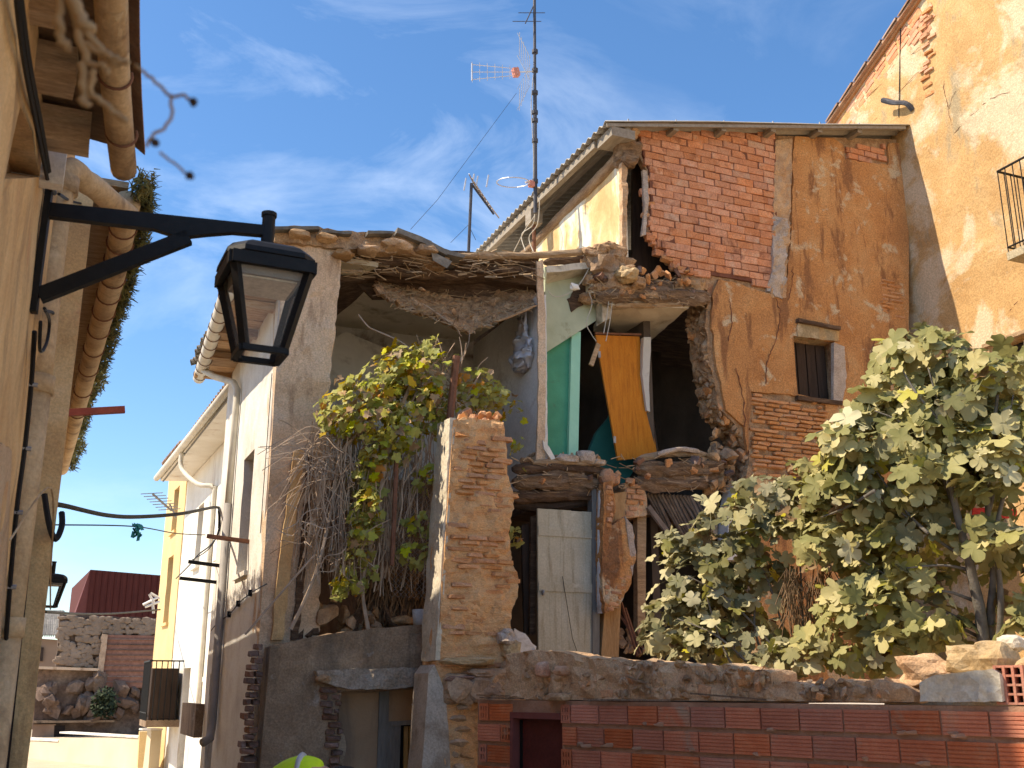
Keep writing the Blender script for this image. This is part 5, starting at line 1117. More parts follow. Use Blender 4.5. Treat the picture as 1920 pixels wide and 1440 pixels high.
m = MB(); m.add([(-.2, 7.822, 0), (-.095, 7.822, 0), (-.14, 7.822, 2.75), (-.16, 7.822, 2.75), (-.2, 7.9, 0), (-.095, 7.9, 0), (-.14, 7.9, 2.75), (-.16, 7.9, 2.75)], [(0, 1, 2, 3), (7, 6, 5, 4), (0, 4, 5, 1), (1, 5, 6, 2), (2, 6, 7, 3), (3, 7, 4, 0)]); m.v = [v - Vector((0, .05, 0)) for v in m.v]; m.build('cleft_shade', dark_void, lh2)  # black wedge laid on the end wall for the unlit gap
# soffits
def strip(name, pts_in, pts_out, th, mat, par, zin=0., zout=0.):
    m = MB(); n = len(pts_in)
    for i in range(n):
        a, b = Vector(pts_in[i]), Vector(pts_out[i]); m.v += [a, b, b + Vector((0, 0, th)), a + Vector((0, 0, th))]
    for i in range(n - 1):
        o = i * 4
        for j in range(4): k = (j + 1) % 4; m.f.append((o + j, o + k, o + 4 + k, o + 4 + j))
    m.f += [(0, 3, 2, 1), (4 * n - 4, 4 * n - 3, 4 * n - 2, 4 * n - 1)]
    return m.build(name, mat, par)
g1 = [ONZ(u, v, 4.0) for u, v in ((205, -60), (208, 0), (214, 120), (222, 220), (232, 318))]
d0 = (g1[1] - g1[2]); g1 = [g1[0] + d0.normalized() * 6, g1[0]] + g1[1:]
strip('soffit', [PL.P(PL.hit(0, 0)[0] * 0 + (p.y + 4) / PL.d.y - .0, ZL + .1, .1) for p in g1], [p + Vector((.02, 0, .1)) for p in g1], .04, M('soffit_board', [(.3, (.13, .08, .045)), (.7, (.27, .18, .105))], 4, .85, bump=.6, stretch=(1, 6, 6)), lh)
strip('roof_edge', [p + Vector((.0, 0, .15)) for p in g1], [p + Vector((.085, 0, .09)) for p in g1], .02, tile_m, lh)
m = MB().tube(path(g1, 5), .058, 14, .02); m.build('gutter', clay_pipe, lh, True)
for u, v in ((216, 140), (228, 250)):
    p = ONZ(u, v, 4.0); MB().tube([p + Vector((math.cos(t) * .063, 0, math.sin(t) * .063)) for t in [math.pi * (1 + k / 8) for k in range(-1, 10)]], .006, 5).build('gutter_hoop', rust, lh)
for i, (u, v) in enumerate(((78, 10), (104, 145), (128, 258))):
    p = ONZ(u, v, 4.0); q_ = p.y
    b = MB().box((p.x - .5, q_ - .06, 3.95), (p.x + .06 + .012 * i, q_ + .06, 4.12))
    b.v = [v_ + noise.noise_vector(v_ * 5) * .015 for v_ in b.v]; b.build('rafter', rafter_m, lh)
p = ONZ(112, 325, 4.0); MB().box((p.x - .4, p.y - .035, 3.93), (p.x + .02, p.y + .04, 4.14)).build('rafter', white_old, lh)
for i in range(9):
    q_ = 2.2 - i * .65; x = PL.P((q_ + 4) / PL.d.y, 0).x; MB().box((x - .2, q_ - .06, 3.95), (x + .22, q_ + .06, 4.12)).build('rafter', rafter_m, lh)
MB().tube(path([PL.P(*PL.hit(u, v), -.03) for u, v in ((14, -20), (34, 110), (62, 240), (82, 340), (90, 360))], 6), .014, 6).build('wall_cable', cable_m, lh)
MB().tube(path([PL.P(*PL.hit(u, v), -.03) for u, v in ((8, -20), (26, 110), (54, 240), (78, 345))], 6), .01, 6).build('wall_cable', cable_m, lh)
pc = [PL.P(*PL.hit(u, v), -.03) for u, v in ((52, 620), (46, 720), (34, 840), (18, 960), (6, 1100), (-8, 1300))]
MB().tube(path(pc, 6), .012, 6).build('wall_cable', cable_m, lh)
for p in pc[1:]: MB().tube([p + Vector((-.01, 0, 0)), p + Vector((.03, 0, 0))], .012, 6).build('cable_clip', steel_m, lh)
# clay drainpipe and its elbow
dx, dq_ = -.185, 6.2
MB().tube([(dx, dq_, 0), (dx, dq_, 2.0)], .082, 14, .03).build('drainpipe', clay_pipe, lh, True)
MB().tube([(dx, dq_, 2.0), (dx, dq_, 3.3)], .078, 14, .03).build('drainpipe', clay_pipe, lh, True)
pe = [Vector((dx, dq_, 3.3)), Vector((dx, dq_, 4.5)), Vector((-.06, 6.45, 4.66)), Vector((.1, 6.95, 4.78)), Vector((.24, 7.6, 4.98)), ONZ(232, 410, 5.2)]
MB().tube(path(pe, 5), .074, 14, .03).build('drainpipe', clay_pipe, lh, True)
for z in (2.0, 3.3, 4.5): MB().tube([(dx, dq_, z - .05), (dx, dq_, z + .05)], .092, 14).build('pipe_collar', clay_pipe, lh, True)
MB().tube(path([PL.P(*PL.hit(0, 1012), -.04), Vector((-.05, 6.3, 2.75)), Vector((.0, 7.4, 2.35)), Vector((.02, 7.8, 2.2))], 6), .005, 5).build('slack_wire', clay_pipe, lh)
MB().tube(path([Vector((-.1, 7.75, 2.95)), Vector((-.05, 7.7, 2.75)), Vector((0.0, 7.72, 2.65)), Vector((.03, 7.8, 2.75)), Vector((.02, 7.85, 2.85))], 6), .02, 6).build('cable_loop', cable_m, lh2)
# gutter of the second house
g2 = [ONZ(u, v, 5.25) for u, v in ((238, 380), (228, 440), (212, 520), (190, 600), (166, 690), (140, 790), (116, 880))]
MB().tube(path(g2, 5), .1, 14, .02).build('gutter', clay_pipe, lh2, True)
for i in range(12):
    p = path(g2, 5)[2 + i * 2]; MB().tube([p + Vector((math.cos(t) * .107, 0, math.sin(t) * .107)) for t in [math.pi * (1 + k / 8) for k in range(-1, 10)]], .007, 5).build('gutter_hoop', rust, lh2)
strip('soffit', [Vector((min(p.x - .14, PL2.P((p.y - 7.85) / PL2.d.y, 0).x), p.y, ZE1 + .02)) for p in g2], [p + Vector((0, 0, .12)) for p in g2], .05, rafter_m, lh2)
m = MB(); G2 = path(g2, 8)
for i in range(7500):
    p = random.choice(G2); q = random.choice(G2) if False else p
    c = p + Vector((U(.02, .17) + .14 * R() * max(0, noise.noise(Vector((p.y * .7, 3, 0))) + .35), U(-.3, .3), .07 + U(-.05, .12) + .1 * max(0, noise.noise(Vector((p.y * .8, 0, 0)))))); d = Vector((U(-.3, 1), U(-.6, .6), U(-.6, .7))).normalized() * U(.03, .09); s_ = d.orthogonal().normalized() * U(.006, .016)
    m.add([c - s_, c + s_, c + d + s_ * .3, c + d - s_ * .3], [(0, 1, 2, 3)])
for i in range(70):
    p = random.choice(G2); m.blob(p + Vector((.1 + U(-.05, .06), U(-.2, .2), .09 + U(-.03, .04))), U(.03, .06), i, .5, 1)
o = m.build('roof_moss', moss_m, None, recalc=False); tag(o, 'brown green moss and weeds growing along the gutter of the second left house', 'moss', kind='stuff')
# red painted bar, small far things fixed at the end of the house
p = PL2.P(.6, 0, 0); q_ = 9.0
a = ONQ(122, 779, 8.3); b = ONQ(234, 768, 8.3); o = MB().beam(a - Vector((.12, 0, 0)), b, .045, .05).build('red_bar', redbar); tag(o, 'red painted iron bar jutting from the left house against the sky', 'iron bar')

# ------------------------------------------------------------------ street lamps
def lamp(origin, ang, sc, label, group):
    """origin on the wall at arm height; local +x leaves the wall"""
    t = thing('street_lamp', label, 'street lamp', tuple(origin), group)
    M_ = Matrix.Rotation(ang, 3, 'Z') * sc; O = Vector(origin)
    def T_(m): m.v = [O + M_ @ v for v in m.v]; return m
    def bx(a, b): return T_(MB().box(a, b))
    bx((-.0, -.03, -.52), (.03, .03, .2)).build('wall_plate', black_iron, t)
    m = MB(); pr = [(0.03, -.05), (.03, .02), (1.02, .026), (1.02, -.026), (.86, -.03), (.74, -.055), (.62, -.085), (.5, -.056)]
    n = len(pr); vs_ = [(x, -.022, z) for x, z in pr] + [(x, .022, z) for x, z in pr]
    m.add(vs_, [tuple(range(n)), tuple(range(n, 2 * n))[::-1]] + [(i, n + i, n + (i + 1) % n, (i + 1) % n) for i in range(n)]); T_(m).build('arm', black_iron, t)
    m = MB(); a, b = (.03, 0, -.44), (.66, 0, -.075); m.beam(a, b, .044, .07); T_(m).build('brace', black_iron, t)
    cx = 1.03
    T_(MB().tube([(cx, 0, -.12), (cx, 0, .085)], .032, 16)).build('spindle', black_iron, t, False)
    T_(MB().tube([(cx, 0, .08), (cx, 0, .1)], .038, 16)).build('spindle_cap', black_iron, t)
    # cap: square dome
    zt, wb, wt, hgt = -.16, .2, .1, .5; LR = Matrix.Rotation(math.radians(9), 3, 'Z')
    def T2(m): c0 = Vector((1.03, 0, 0)); m.v = [c0 + LR @ (v - c0) for v in m.v]; return T_(m)
    prof = [(.03, -.1), (.09, -.105), (.15, -.118), (.185, -.14), (.21, -.17), (.213, -.195), (.195, -.2)]
    m = MB()
    ang_ = [(1, 1), (-1, 1), (-1, -1), (1, -1)]
    for r_, z in prof:
        for k in range(16):
            th = 2 * math.pi * k / 16 + math.pi / 16; c_, s_ = math.cos(th), math.sin(th); f = (abs(c_) ** 14 + abs(s_) ** 14) ** (-1 / 14); m.v.append(Vector((cx + c_ * f * r_, s_ * f * r_, z)))
    for i in range(len(prof) - 1):
        for k in range(16): j = (k + 1) % 16; m.f.append((i * 16 + k, i * 16 + j, i * 16 + 16 + j, i * 16 + 16 + k))
    m.f += [tuple(range(16))[::-1]]; T2(m).build('cap', black_iron, t)
    z0, z1 = -.2, -.2 - hgt + .05
    def corner(k, z): f = (z - z0) / (z1 - z0); r_ = wb + (wt - wb) * f; return Vector((cx + ang_[k][0] * r_, ang_[k][1] * r_, z))
    fr = MB()
    for k in range(4):
        a, b = corner(k, z0), corner(k, z1); cen = Vector((cx, 0, 0)); inw = (cen - Vector((a.x, a.y, 0))).normalized()
        fr.beam(a + inw * .02, b + inw * .02, .036, .036, up=Vector((1, 1, 0)) if k % 2 == 0 else Vector((1, -1, 0)))
        for z, hh in ((z0 - .03, .06), (z1 + .012, .028)):
            a2, b2 = corner(k, z), corner((k + 1) % 4, z); fr.beam(a2, b2, .03, hh)
    T2(fr).build('lantern_frame', black_iron, t)
    for k in range(4):
        g_ = MB(); a, b, c_, d_ = corner(k, z0 - .06), corner((k + 1) % 4, z0 - .06), corner((k + 1) % 4, z1 + .02), corner(k, z1 + .02)
        cen = Vector((cx, 0, (z0 + z1) / 2)); vs_ = [p.lerp(Vector((cx, 0, p.z)), .07) for p in (a, b, c_, d_)]; vs2 = [p.lerp(Vector((cx, 0, p.z)), .09) for p in (a, b, c_, d_)]
        g_.add(vs_ + vs2, [(0, 1, 2, 3), (7, 6, 5, 4), (0, 4, 5, 1), (1, 5, 6, 2), (2, 6, 7, 3), (3, 7, 4, 0)]); T2(g_).build('glass_pane', glass, t)
    T2(MB().box((cx - .15, -.15, z0 - .09), (cx + .15, .15, z0 - .01))).build('reflector', M('lamp_reflector', [(.2, .19, .17)], 6, .5) if 'lamp_reflector' not in MATS else MATS['lamp_reflector'], t)
    T2(MB().box((cx - .13, -.13, z0 - .1), (cx + .13, .13, z0 - .091))).build('lamp_lens', pale_stone, t)
    return t
lo = PL.P(*PL.hit(80, 402), -.0); le = AT(503, 428, 5.55)
da = math.atan2(le.y - lo.y, le.x - lo.x); ln = math.hypot(le.x - lo.x, le.y - lo.y)
lo = Vector((lo.x, lo.y, le.z - .02))
lamp(lo, da, ln / 1.03, 'black iron wall lantern on a forked bracket, the large near one', 'wall lanterns')
l2 = AT(100, 1078, 14.5); lamp(Vector((l2.x - .85, l2.y, l2.z + .1)), 0, .82, 'small black wall lantern far down the lane, half hidden by the left house', 'wall lanterns')
for pts in ([(58, 575), (70, 600), (64, 640), (50, 655), (50, 600)], [(60, 580), (80, 590), (78, 650)], [(86, 360), (108, 372), (130, 378), (160, 382)]):
    MB().tube(path([PL.P(*PL.hit(u, v), -.06) for u, v in pts], 6), .009, 5).build('lamp_wire', cable_m, lh)
PL.box(PL.hit(90, 560)[0] - .03, PL.hit(90, 560)[0] + .06, -.05, .0, PL.hit(90, 600)[1], PL.hit(90, 420)[1]).build('conduit', white_old, lh)

# ------------------------------------------------------------------ TV aerials
def seg(m, a, b, r, n=6): m.tube([a, b], r, n)
am = thing('tv_mast', 'tall dark mast with several television aerials rising behind the corrugated roof', 'aerial', tuple(ONQ(1004, 372, 14.6)))
QM = 14.6
def AP(u, v, dq=0): return ONQ(u, v, QM + dq)
MB().tube([AP(1004, 400), AP(1003, 180)], .035, 8).build('mast', mast_m, am); MB().tube([AP(1003, 185), AP(1002, -40)], .027, 8).build('mast', mast_m, am)
for v in (97, 132, 174, 211, 226, 264, 340): p = AP(1003, v); MB().tube([p - Vector((0, 0, .03)), p + Vector((0, 0, .03))], .055, 8).build('mast_clamp', mast_m, am)
m = MB(); rd = Vector((cy, -sy, 0)); tw = Vector((sy, cy, 0))
for dz in (-1, 0, 1):
    a = AP(970, 135 + dz * 6); b = AP(885, 135 + dz * 14)
    seg(m, a, b, .006)
    for k in range(7): c = a.lerp(b, k / 6); m.tube([c - tw * .08, c + tw * .08], .005, 4)
seg(m, AP(885, 119), AP(885, 151), .014); seg(m, AP(885, 119) - tw * .0, AP(885, 151), .012)
m.build('director_boom', alu, am)
MB().beam(AP(972, 136), AP(962, 136), .1, .14).build('dipole_box', coral, am)
seg(m := MB(), AP(1002, 134), AP(970, 135), .012); m.build('boom', alu, am)
m = MB()
for k in range(6):
    for sg in (1, -1):
        f = k / 5; a = AP(992 - 18 * f, 135 - sg * (8 + 44 * f)); m.tube([a - tw * .35, a + tw * .35], .005, 4)
for sg in (1, -1):
    for d in (-.33, .33): m.tube([AP(994, 135 - sg * 6) + tw * d, AP(970, 135 - sg * 52) + tw * d], .006, 4)
m.build('reflector_grid', alu, am)
m = MB(); a, b = AP(985, 44), AP(1003, 5); seg(m, a, b, .01)
for p, h in ((AP(988, 40), 30), (AP(997, 24), 28)): seg(m, p - rd * h * .0075 * 1.1, p + rd * h * .0075 * 1.1, .007)
m.build('vhf_aerial', mast_m, am)
m = MB(); c = AP(962, 342); m.tube([c + rd * math.cos(t) * .27 + tw * math.sin(t) * .3 + Vector((0, 0, math.sin(t) * .06)) for t in [i * math.pi / 12 for i in range(25)]], .009, 5, cap=False); seg(m, AP(1003, 338), AP(985, 342), .02); m.build('loop_aerial', alu, am)
MB().box(AP(996, 345) - Vector((.04, .04, .05)), AP(996, 345) + Vector((.05, .04, .05))).build('loop_box', coral, am)
m = MB().tube(path([AP(1000, 140), AP(996, 200), AP(1000, 280), AP(1000, 350)], 6), .007, 4); m.build('aerial_lead', cable_w, am)
a2 = thing('tv_aerial', 'small television aerial on a short pole left of the tall mast', 'aerial', tuple(ONQ(879, 474, 14)))
def A2(u, v, dq=0): return ONQ(u, v, 14 + dq)
MB().tube([A2(878, 485), A2(884, 344)], .025, 8).build('pole', mast_m, a2)
m = MB(); A, B = A2(884, 345), A2(926, 402); seg(m, A, B, .016); m.build('boom', mast_m, a2)
m = MB()
for k in range(10):
    c = A.lerp(B, k / 9); ln_ = .24 - .014 * k; m.tube([c - tw * ln_ - rd * .03 + Vector((0, 0, .05)), c + tw * ln_ * .6 + rd * .08 - Vector((0, 0, .03))], .01, 4)
for u, v in ((874, 334), (896, 330), (916, 328), (889, 326)): c = A2(u, v); m.tube([c, c + Vector((.02, 0, -.2)) - rd * .05], .014, 4)
m.build('element', alu, a2)
for pts in ([(880, 420), (845, 455)], [(880, 425), (892, 450)]): MB().tube([A2(*p) for p in pts], .004, 4).build('guy_wire', mast_m, a2)
o = MB().tube([ONQ(968, 175, 14.4), ONQ(820, 375, 14.0), ONQ(770, 430, 13.6)], .004, 4).build('guy_cable', mast_m); tag(o, 'thin guy cable slanting down the sky from the tall mast', 'cable')

# ------------------------------------------------------------------ cables over the lane
def cable(pts, r, label, mat=cable_m, name='overhead_cable'):
    o = MB().tube(path(pts, 8), r, 6).build(name, mat); tag(o, label, 'cable', 'cables across the lane'); return o
cable([ONQ(98, 945, 9.0), ONQ(124, 949, 9.4), ONQ(200, 966, 11), ONQ(260, 969, 12.3), ONQ(340, 963, 14), ONS(405, 951, 2.22), ONS(411, 962, 2.25), ONS(411, 990, 2.28)], .022, 'thick black cable sagging across the lane from house to house')
cable([ONQ(100, 984, 12), ONQ(250, 987, 14), ONQ(330, 1000, 16), ONS(385, 1003, 2.25)], .008, 'thin wire strung across the lane just under the thick cable')
cable([ONQ(85, 1147, 13), ONQ(150, 1151, 18), ONQ(220, 1150, 22), ONQ(300, 1143, 26)], .018, 'low thin cable crossing the lane in front of the rust red box building')
rag = MB()
for i in range(14):
    c = ONQ(255 + U(-9, 9), 990 + U(-8, 16), 14.05); d = Vector((U(-.08, .08), U(-.05, .05), U(-.1, .03))); s_ = d.orthogonal().normalized() * .03; rag.add([c - s_, c + s_, c + d + s_, c + d - s_, c + Vector((.01, .01, 0))], [(0, 1, 2, 3), (0, 4, 1)])
o = rag.build('cloth_scrap', teal_cloth, recalc=False); tag(o, 'teal scrap of cloth caught on the thin wire over the lane', 'cloth')
o2 = thing('roof_aerial', 'spindly television aerial at the edge of the yellow house roof', 'aerial', tuple(ONQ(318, 960, 25)))
m = MB()
def A3(u, v): return ONQ(u, v, 25)
seg(m, A3(322, 958), A3(286, 926), .025); seg(m, A3(330, 970), A3(318, 945), .02); m.build('boom', steel_m, o2)
m = MB()
for k in range(7): c = A3(286 + 5.5 * k, 926 + 5 * k); m.tube([c - Vector((.25, 0, .02)), c + Vector((.22, 0, .04))], .012, 4)
m.build('element', steel_m, o2)
o3 = thing('roof_aerial', 'pale tangled aerial standing before the rust red box building', 'aerial', tuple(ONQ(285, 1135, 26)))
m = MB()
for a, b in (((268, 1134), (296, 1120)), ((272, 1138), (300, 1128)), ((282, 1112), (300, 1122)), ((280, 1114), (290, 1132)), ((288, 1150), (286, 1125))): seg(m, ONQ(*a, 26), ONQ(*b, 26), .03)
m.build('element', alu, o3)

# ------------------------------------------------------------------ far end of the lane
QD = 44.
cb = thing('rust_box_building', 'modern box building clad in dark rust red steel behind the stone wall', 'building', tuple(ONQ(230, 1150, 60)))
A_, B_, C_ = ONQ(170, 1068, 60), ONQ(330, 1081, 62), ONQ(140, 1150, 70); D_ = ONQ(150, 1110, 72); zb_ = 2.0
m = MB(); vs_ = [Vector((A_.x, A_.y, zb_)), Vector((B_.x, B_.y, zb_)), Vector((B_.x, B_.y, A_.z)), A_]
m.add(vs_ + [v + Vector((-.6, 12, 0)) for v in vs_], [(0, 1, 2, 3), (7, 6, 5, 4), (0, 4, 5, 1), (1, 5, 6, 2), (2, 6, 7, 3), (3, 7, 4, 0)]); m.build('box_shell', corten, cb)
for i in range(14):
    t = i / 14; a = vs_[0].lerp(vs_[1], t); MB().box((a.x - .02, a.y - .05, 2), (a.x + .02, a.y - .01, A_.z - .02)).build('panel_joint', corten, cb)
dA = ONQ(141, 1150, 60); m = MB(); m.add([Vector((A_.x - .02, A_.y, 2)), Vector((A_.x - .02, A_.y, A_.z)), Vector((dA.x, A_.y + .1, dA.z)), Vector((dA.x, A_.y + .1, 2)), Vector((A_.x - .02, A_.y + 9, 2)), Vector((A_.x - .02, A_.y + 9, A_.z)), Vector((dA.x, A_.y + 9, dA.z)), Vector((dA.x, A_.y + 9, 2))], [(0, 1, 2, 3), (7, 6, 5, 4), (0, 4, 5, 1), (1, 5, 6, 2), (2, 6, 7, 3), (3, 7, 4, 0)]); m.build('side_ramp', M('lighter_steel', [(.16, .045, .035)], 3, .7), cb)
sw_ = thing('stone_wall', 'old stone wall house with a pink brick infill at the end of the lane', 'house', tuple(ONQ(190, 1250, QD)))
spx = [(112, 1152), (320, 1160), (320, 1420), (60, 1420), (66, 1252), (104, 1250)]
qwall('wall_body', spx, QD, 1.0, soot_ruin, sw_, res=.6, step=.3, amp=.12, rag=.04, fs=1)
m = MB(); sp_ = pq([(112, 1156), (300, 1162), (296, 1192), (196, 1188), (190, 1252), (106, 1250)], QD)
for i in range(420):
    a = U(min(p[0] for p in sp_), max(p[0] for p in sp_)); b = U(min(p[1] for p in sp_), max(p[1] for p in sp_))
    if pip(a, b, sp_): m.blob((a, QD - .12, b), (U(.09, .2), .07, U(.07, .13)), i, .3, 1, .8)
m.build('stone', M('far_stone', [(.3, (.2, .145, .1)), (.7, (.33, .25, .18))], 3, bump=.5), sw_, kind='stuff')
qwall('brick_infill', [(198, 1190), (296, 1192), (292, 1290), (188, 1288)], QD - .25, .1, pink_infill, sw_, res=.6)
for i in range(9): 
    v = 1198 + i * 10; a, b = ONQ(198 - i, v, QD - .28), ONQ(294, v + 1, QD - .28); MB().beam(a, b, .03, .04).build('brick_course', dark_brick, sw_)
qwall('pilaster', [(192, 1188), (202, 1190), (192, 1288), (180, 1286)], QD - .35, .2, stone_m, sw_, rag=.03, step=.15, res=.3)
qwall('coping', [(62, 1249), (186, 1253), (186, 1258), (62, 1254)], QD - .4, .4, brown_pl, sw_)
qwall('ledge', [(60, 1352), (215, 1350), (215, 1354), (60, 1356)], QD - .45, .4, grey_pl, sw_)
heap(sw_, 40, lambda i: ONQ(U(70, 290), U(1268, 1345), QD - .2), (.3, .9), SD, 'stone', .7)
qwall('ruin_panel', [(62, 1358), (105, 1358), (102, 1392), (58, 1392)], QD - .3, .1, M('ruin_panel_plaster', [(.3, (.2, .13, .09)), (.7, (.34, .24, .17))], .8, bump=.3), sw_)
qwall('opening_shade', [(102, 1360), (122, 1360), (120, 1396), (100, 1396)], QD - .31, .1, dark_void, sw_)  # black slab on the wall face, shade of an opening as colour
fh = thing('far_tiled_house', 'small far house with dark roof tiles and one window', 'house', tuple(ONQ(90, 1250, 52)))
qwall('wall', [(60, 1196), (112, 1200), (110, 1420), (50, 1420)], 52, 3, M('far_plaster', [(.3, (.26, .17, .11)), (.7, (.36, .25, .17))], .8, bump=.2), fh, res=1)
qwall('window', [(73, 1213), (82, 1214), (80, 1240), (71, 1239)], 51.9, .1, shutter_m, fh)
for i in range(12):
    for k in range(4):
        p = ONQ(72 + i * 4 - k * .5, 1194 - k * 9, 51.5 + k * .6); inst('roof_tile', TG, None, p, (Matrix.Rotation(0, 3, 'Z') @ Matrix.Rotation(.5, 3, 'X')).to_quaternion(), (1.3, 2.4, 1.3), fh)
bw = thing('beige_wall', 'low cream rendered wall with a stepped top closing the lane', 'wall', tuple(ONQ(150, 1420, 30)))
b0 = AT(20, 1392, 27.5); b1 = AT(284, 1386, 23.); PW = Plan((b0.x, b0.y), (b1.x, b1.y), 1)
if PW.n.y < 0: PW.n = -PW.n
tp = [PW.hit(u, v) for u, v in ((20, 1390), (110, 1391), (112, 1383), (260, 1384), (262, 1370), (284, 1370))]
PW.wall('render', [(tp[0][0], -.2)] + [] + [(tp[-1][0], -.2)] + tp[::-1], .25, beige, bw, res=.5, amp=.01)
for a, b in zip(tp[:-1], tp[1:]):
    if abs(a[0] - b[0]) > .2: PW.box(a[0], b[0], -.02, .27, max(a[1], b[1]) + .002, max(a[1], b[1]) + .04).build('coping', white_old, bw)
qwall('edge_pilaster', [(262, 1372), (276, 1372), (268, 1440), (258, 1440)], 23.6, .2, yellow_pl, bw)
m = MB(); c = ONQ(197, 1318, QD - 1)
for i in range(500):
    d = Vector((U(-1, 1), U(-1, 1), U(-1, 1))).normalized() * U(.3, 1); p = c + Vector((d.x * .5, d.y * .5, d.z * .6)); s_ = Vector((U(-1, 1), U(-1, 1), U(-1, 1))).normalized() * .09; t_ = s_.orthogonal().normalized() * .06; m.add([p - s_, p - t_, p + s_, p + t_], [(0, 1, 2, 3)])
o = thing('far_bush', 'dark green bush growing from the ruined wall at the end of the lane', 'bush', tuple(c)); m.build('foliage', bush_m, o, recalc=False)

# ------------------------------------------------------------------ person in a high visibility vest, stooping
pc_ = AT(556, 1414, 7.0); zt = pc_.z; rt = Vector((cy, -sy, 0)); fw = Vector((sy, cy, 0)); base = Vector((pc_.x, pc_.y, 0))
def W3(x, y, z): return base + rt * x + fw * y + Vector((0, 0, z))
pe_ = thing('person', 'person in a fluorescent yellow vest with a grey band, stooping in the lane', 'person', tuple(base))
def skin(name, nodes, edges, mat, lev=2, **kw):
    me = bpy.data.meshes.new(name); me.from_pydata([W3(*n[:3]) for n in nodes], edges, [])
    o = bpy.data.objects.new(name + '_tmp', me); col.objects.link(o)
    md = o.modifiers.new('s', 'SKIN')
    for i, n in enumerate(nodes):
        sv = me.skin_vertices[0].data[i]; sv.radius = (n[3], n[4] if len(n) > 4 else n[3]); sv.use_root = i == 0
    sb = o.modifiers.new('b', 'SUBSURF'); sb.levels = lev; sb.render_levels = lev
    dg = bpy.context.evaluated_depsgraph_get(); ev = o.evaluated_get(dg); m2 = bpy.data.meshes.new_from_object(ev)
    mb = MB(); mb.v = [v.co.copy() for v in m2.vertices]; mb.f = [tuple(p.vertices) for p in m2.polygons]
    bpy.data.objects.remove(o); return mb.build(name, mat, pe_, True, **kw)
sh = zt - .12
nodes = [(-.2, 0, .86, .15, .12), (-.12, 0, sh - .12, .14, .12), (.02, 0, sh, .17, .115), (.14, 0, sh - .02, .15, .1), (.22, 0, sh - .03, .06), (.29, 0, sh - .06, .075), (.37, 0, sh - .13, .085), (.4, 0, sh - .2, .06),
         (.14, -.19, sh - .08, .06), (.2, -.24, sh - .36, .048), (.32, -.2, sh - .6, .036), (.14, .19, sh - .08, .06), (.2, .24, sh - .36, .048), (.32, .2, sh - .6, .036),
         (-.2, -.1, .78, .1), (-.08, -.12, .46, .075), (-.16, -.12, .09, .05), (-.05, -.13, .04, .045), (-.2, .1, .78, .1), (-.06, .13, .46, .075), (-.14, .13, .09, .05), (-.03, .14, .04, .045)]
edges = [(0, 1), (1, 2), (2, 3), (3, 4), (4, 5), (5, 6), (6, 7), (3, 8), (8, 9), (9, 10), (3, 11), (11, 12), (12, 13), (0, 14), (14, 15), (15, 16), (16, 17), (0, 18), (18, 19), (19, 20), (20, 21)]
for sd in (-1, 1):
    b = len(nodes); y = .2 * sd
    nodes.append((.36, y, sh - .68, .03)); edges.append((10 if sd < 0 else 13, b))
    for k in range(4): nodes.append((.4 - .012 * k, y + (k - 1.5) * .022, sh - .75 + .01 * abs(k - 1), .009)); nodes.append((.415 - .012 * k, y + (k - 1.5) * .024, sh - .8 + .012 * abs(k - 1), .008)); edges += [(b, b + 1 + 2 * k), (b + 1 + 2 * k, b + 2 + 2 * k)]
    nodes.append((.34, y + .045 * sd, sh - .73, .01)); edges.append((b, b + 9))
skin('body', nodes, edges, skin_m, 1)
skin('vest', [(-.2, 0, .84, .19, .15), (-.13, 0, sh - .1, .18, .15), (.0, 0, sh, .2, .14), (.11, 0, sh - .005, .19, .13), (.17, 0, sh - .03, .13, .1)], [(0, 1), (1, 2), (2, 3), (3, 4)], hivis)
skin('reflective_band', [(-.01, 0, sh + .002, .222, .16), (.08, 0, sh + .0, .222, .158)], [(0, 1)], hivis_band)
skin('trousers', [(-.2, 0, .86, .16, .13), (-.2, -.1, .76, .115), (-.08, -.12, .46, .09), (-.16, -.12, .12, .07), (-.2, .1, .76, .115), (-.06, .13, .46, .09), (-.14, .13, .12, .07)], [(0, 1), (1, 2), (2, 3), (0, 4), (4, 5), (5, 6)], trouser)
hm = MB().blob(W3(.315, 0, sh - .035), (.12, .1, .085), 3, .1, 3); hm.build('hair', hair_m, pe_, True)
hm = MB().blob(W3(.41, -.03, sh - .22), .018, 3, .1, 1); hm.build('nose', skin_m, pe_, True)

# ------------------------------------------------------------------ plants
def leaf_mesh(kind, mat, seed, fold=.18):
    rs = random.Random(seed)
    if kind == 'vine':
        pr = [(0, .12), (.3, -.02), (.5, .2), (.4, .36), (.58, .6), (.3, .66), (.22, .84), (0, 1.05)]
    else:
        pr = [(0, .08), (.24, -.06), (.46, .04), (.52, .22), (.36, .38), (.52, .46), (.66, .66), (.58, .8), (.38, .78), (.26, .7), (.3, .92), (.2, 1.08), (0, 1.14)]
    out = [(x, y) for x, y in pr] + [(-x, y) for x, y in pr[-2:0:-1]]
    vs = [(0, .45, 0)]; 
    for x, y in out:
        x += rs.uniform(-.03, .03) * (x != 0); y += rs.uniform(-.03, .03)
        vs.append((x, y, abs(x) * fold - .35 * max(0, y - .3) ** 2 - .25 * max(0, abs(x) - .3) + rs.uniform(-.07, .07)))
    n = len(out); fs = [(0, 1 + i, 1 + (i + 1) % n) for i in range(n)]
    o = len(vs); vs += [(-.012, .12, -.01), (.012, .12, -.01), (.01, -.45, -.12), (-.01, -.45, -.12)]; fs.append((o, o + 1, o + 2, o + 3))
    me = bpy.data.meshes.new('leaf'); me.from_pydata(vs, [], fs); me.polygons.foreach_set('use_smooth', [True] * len(fs)); me.materials.append(mat); return me
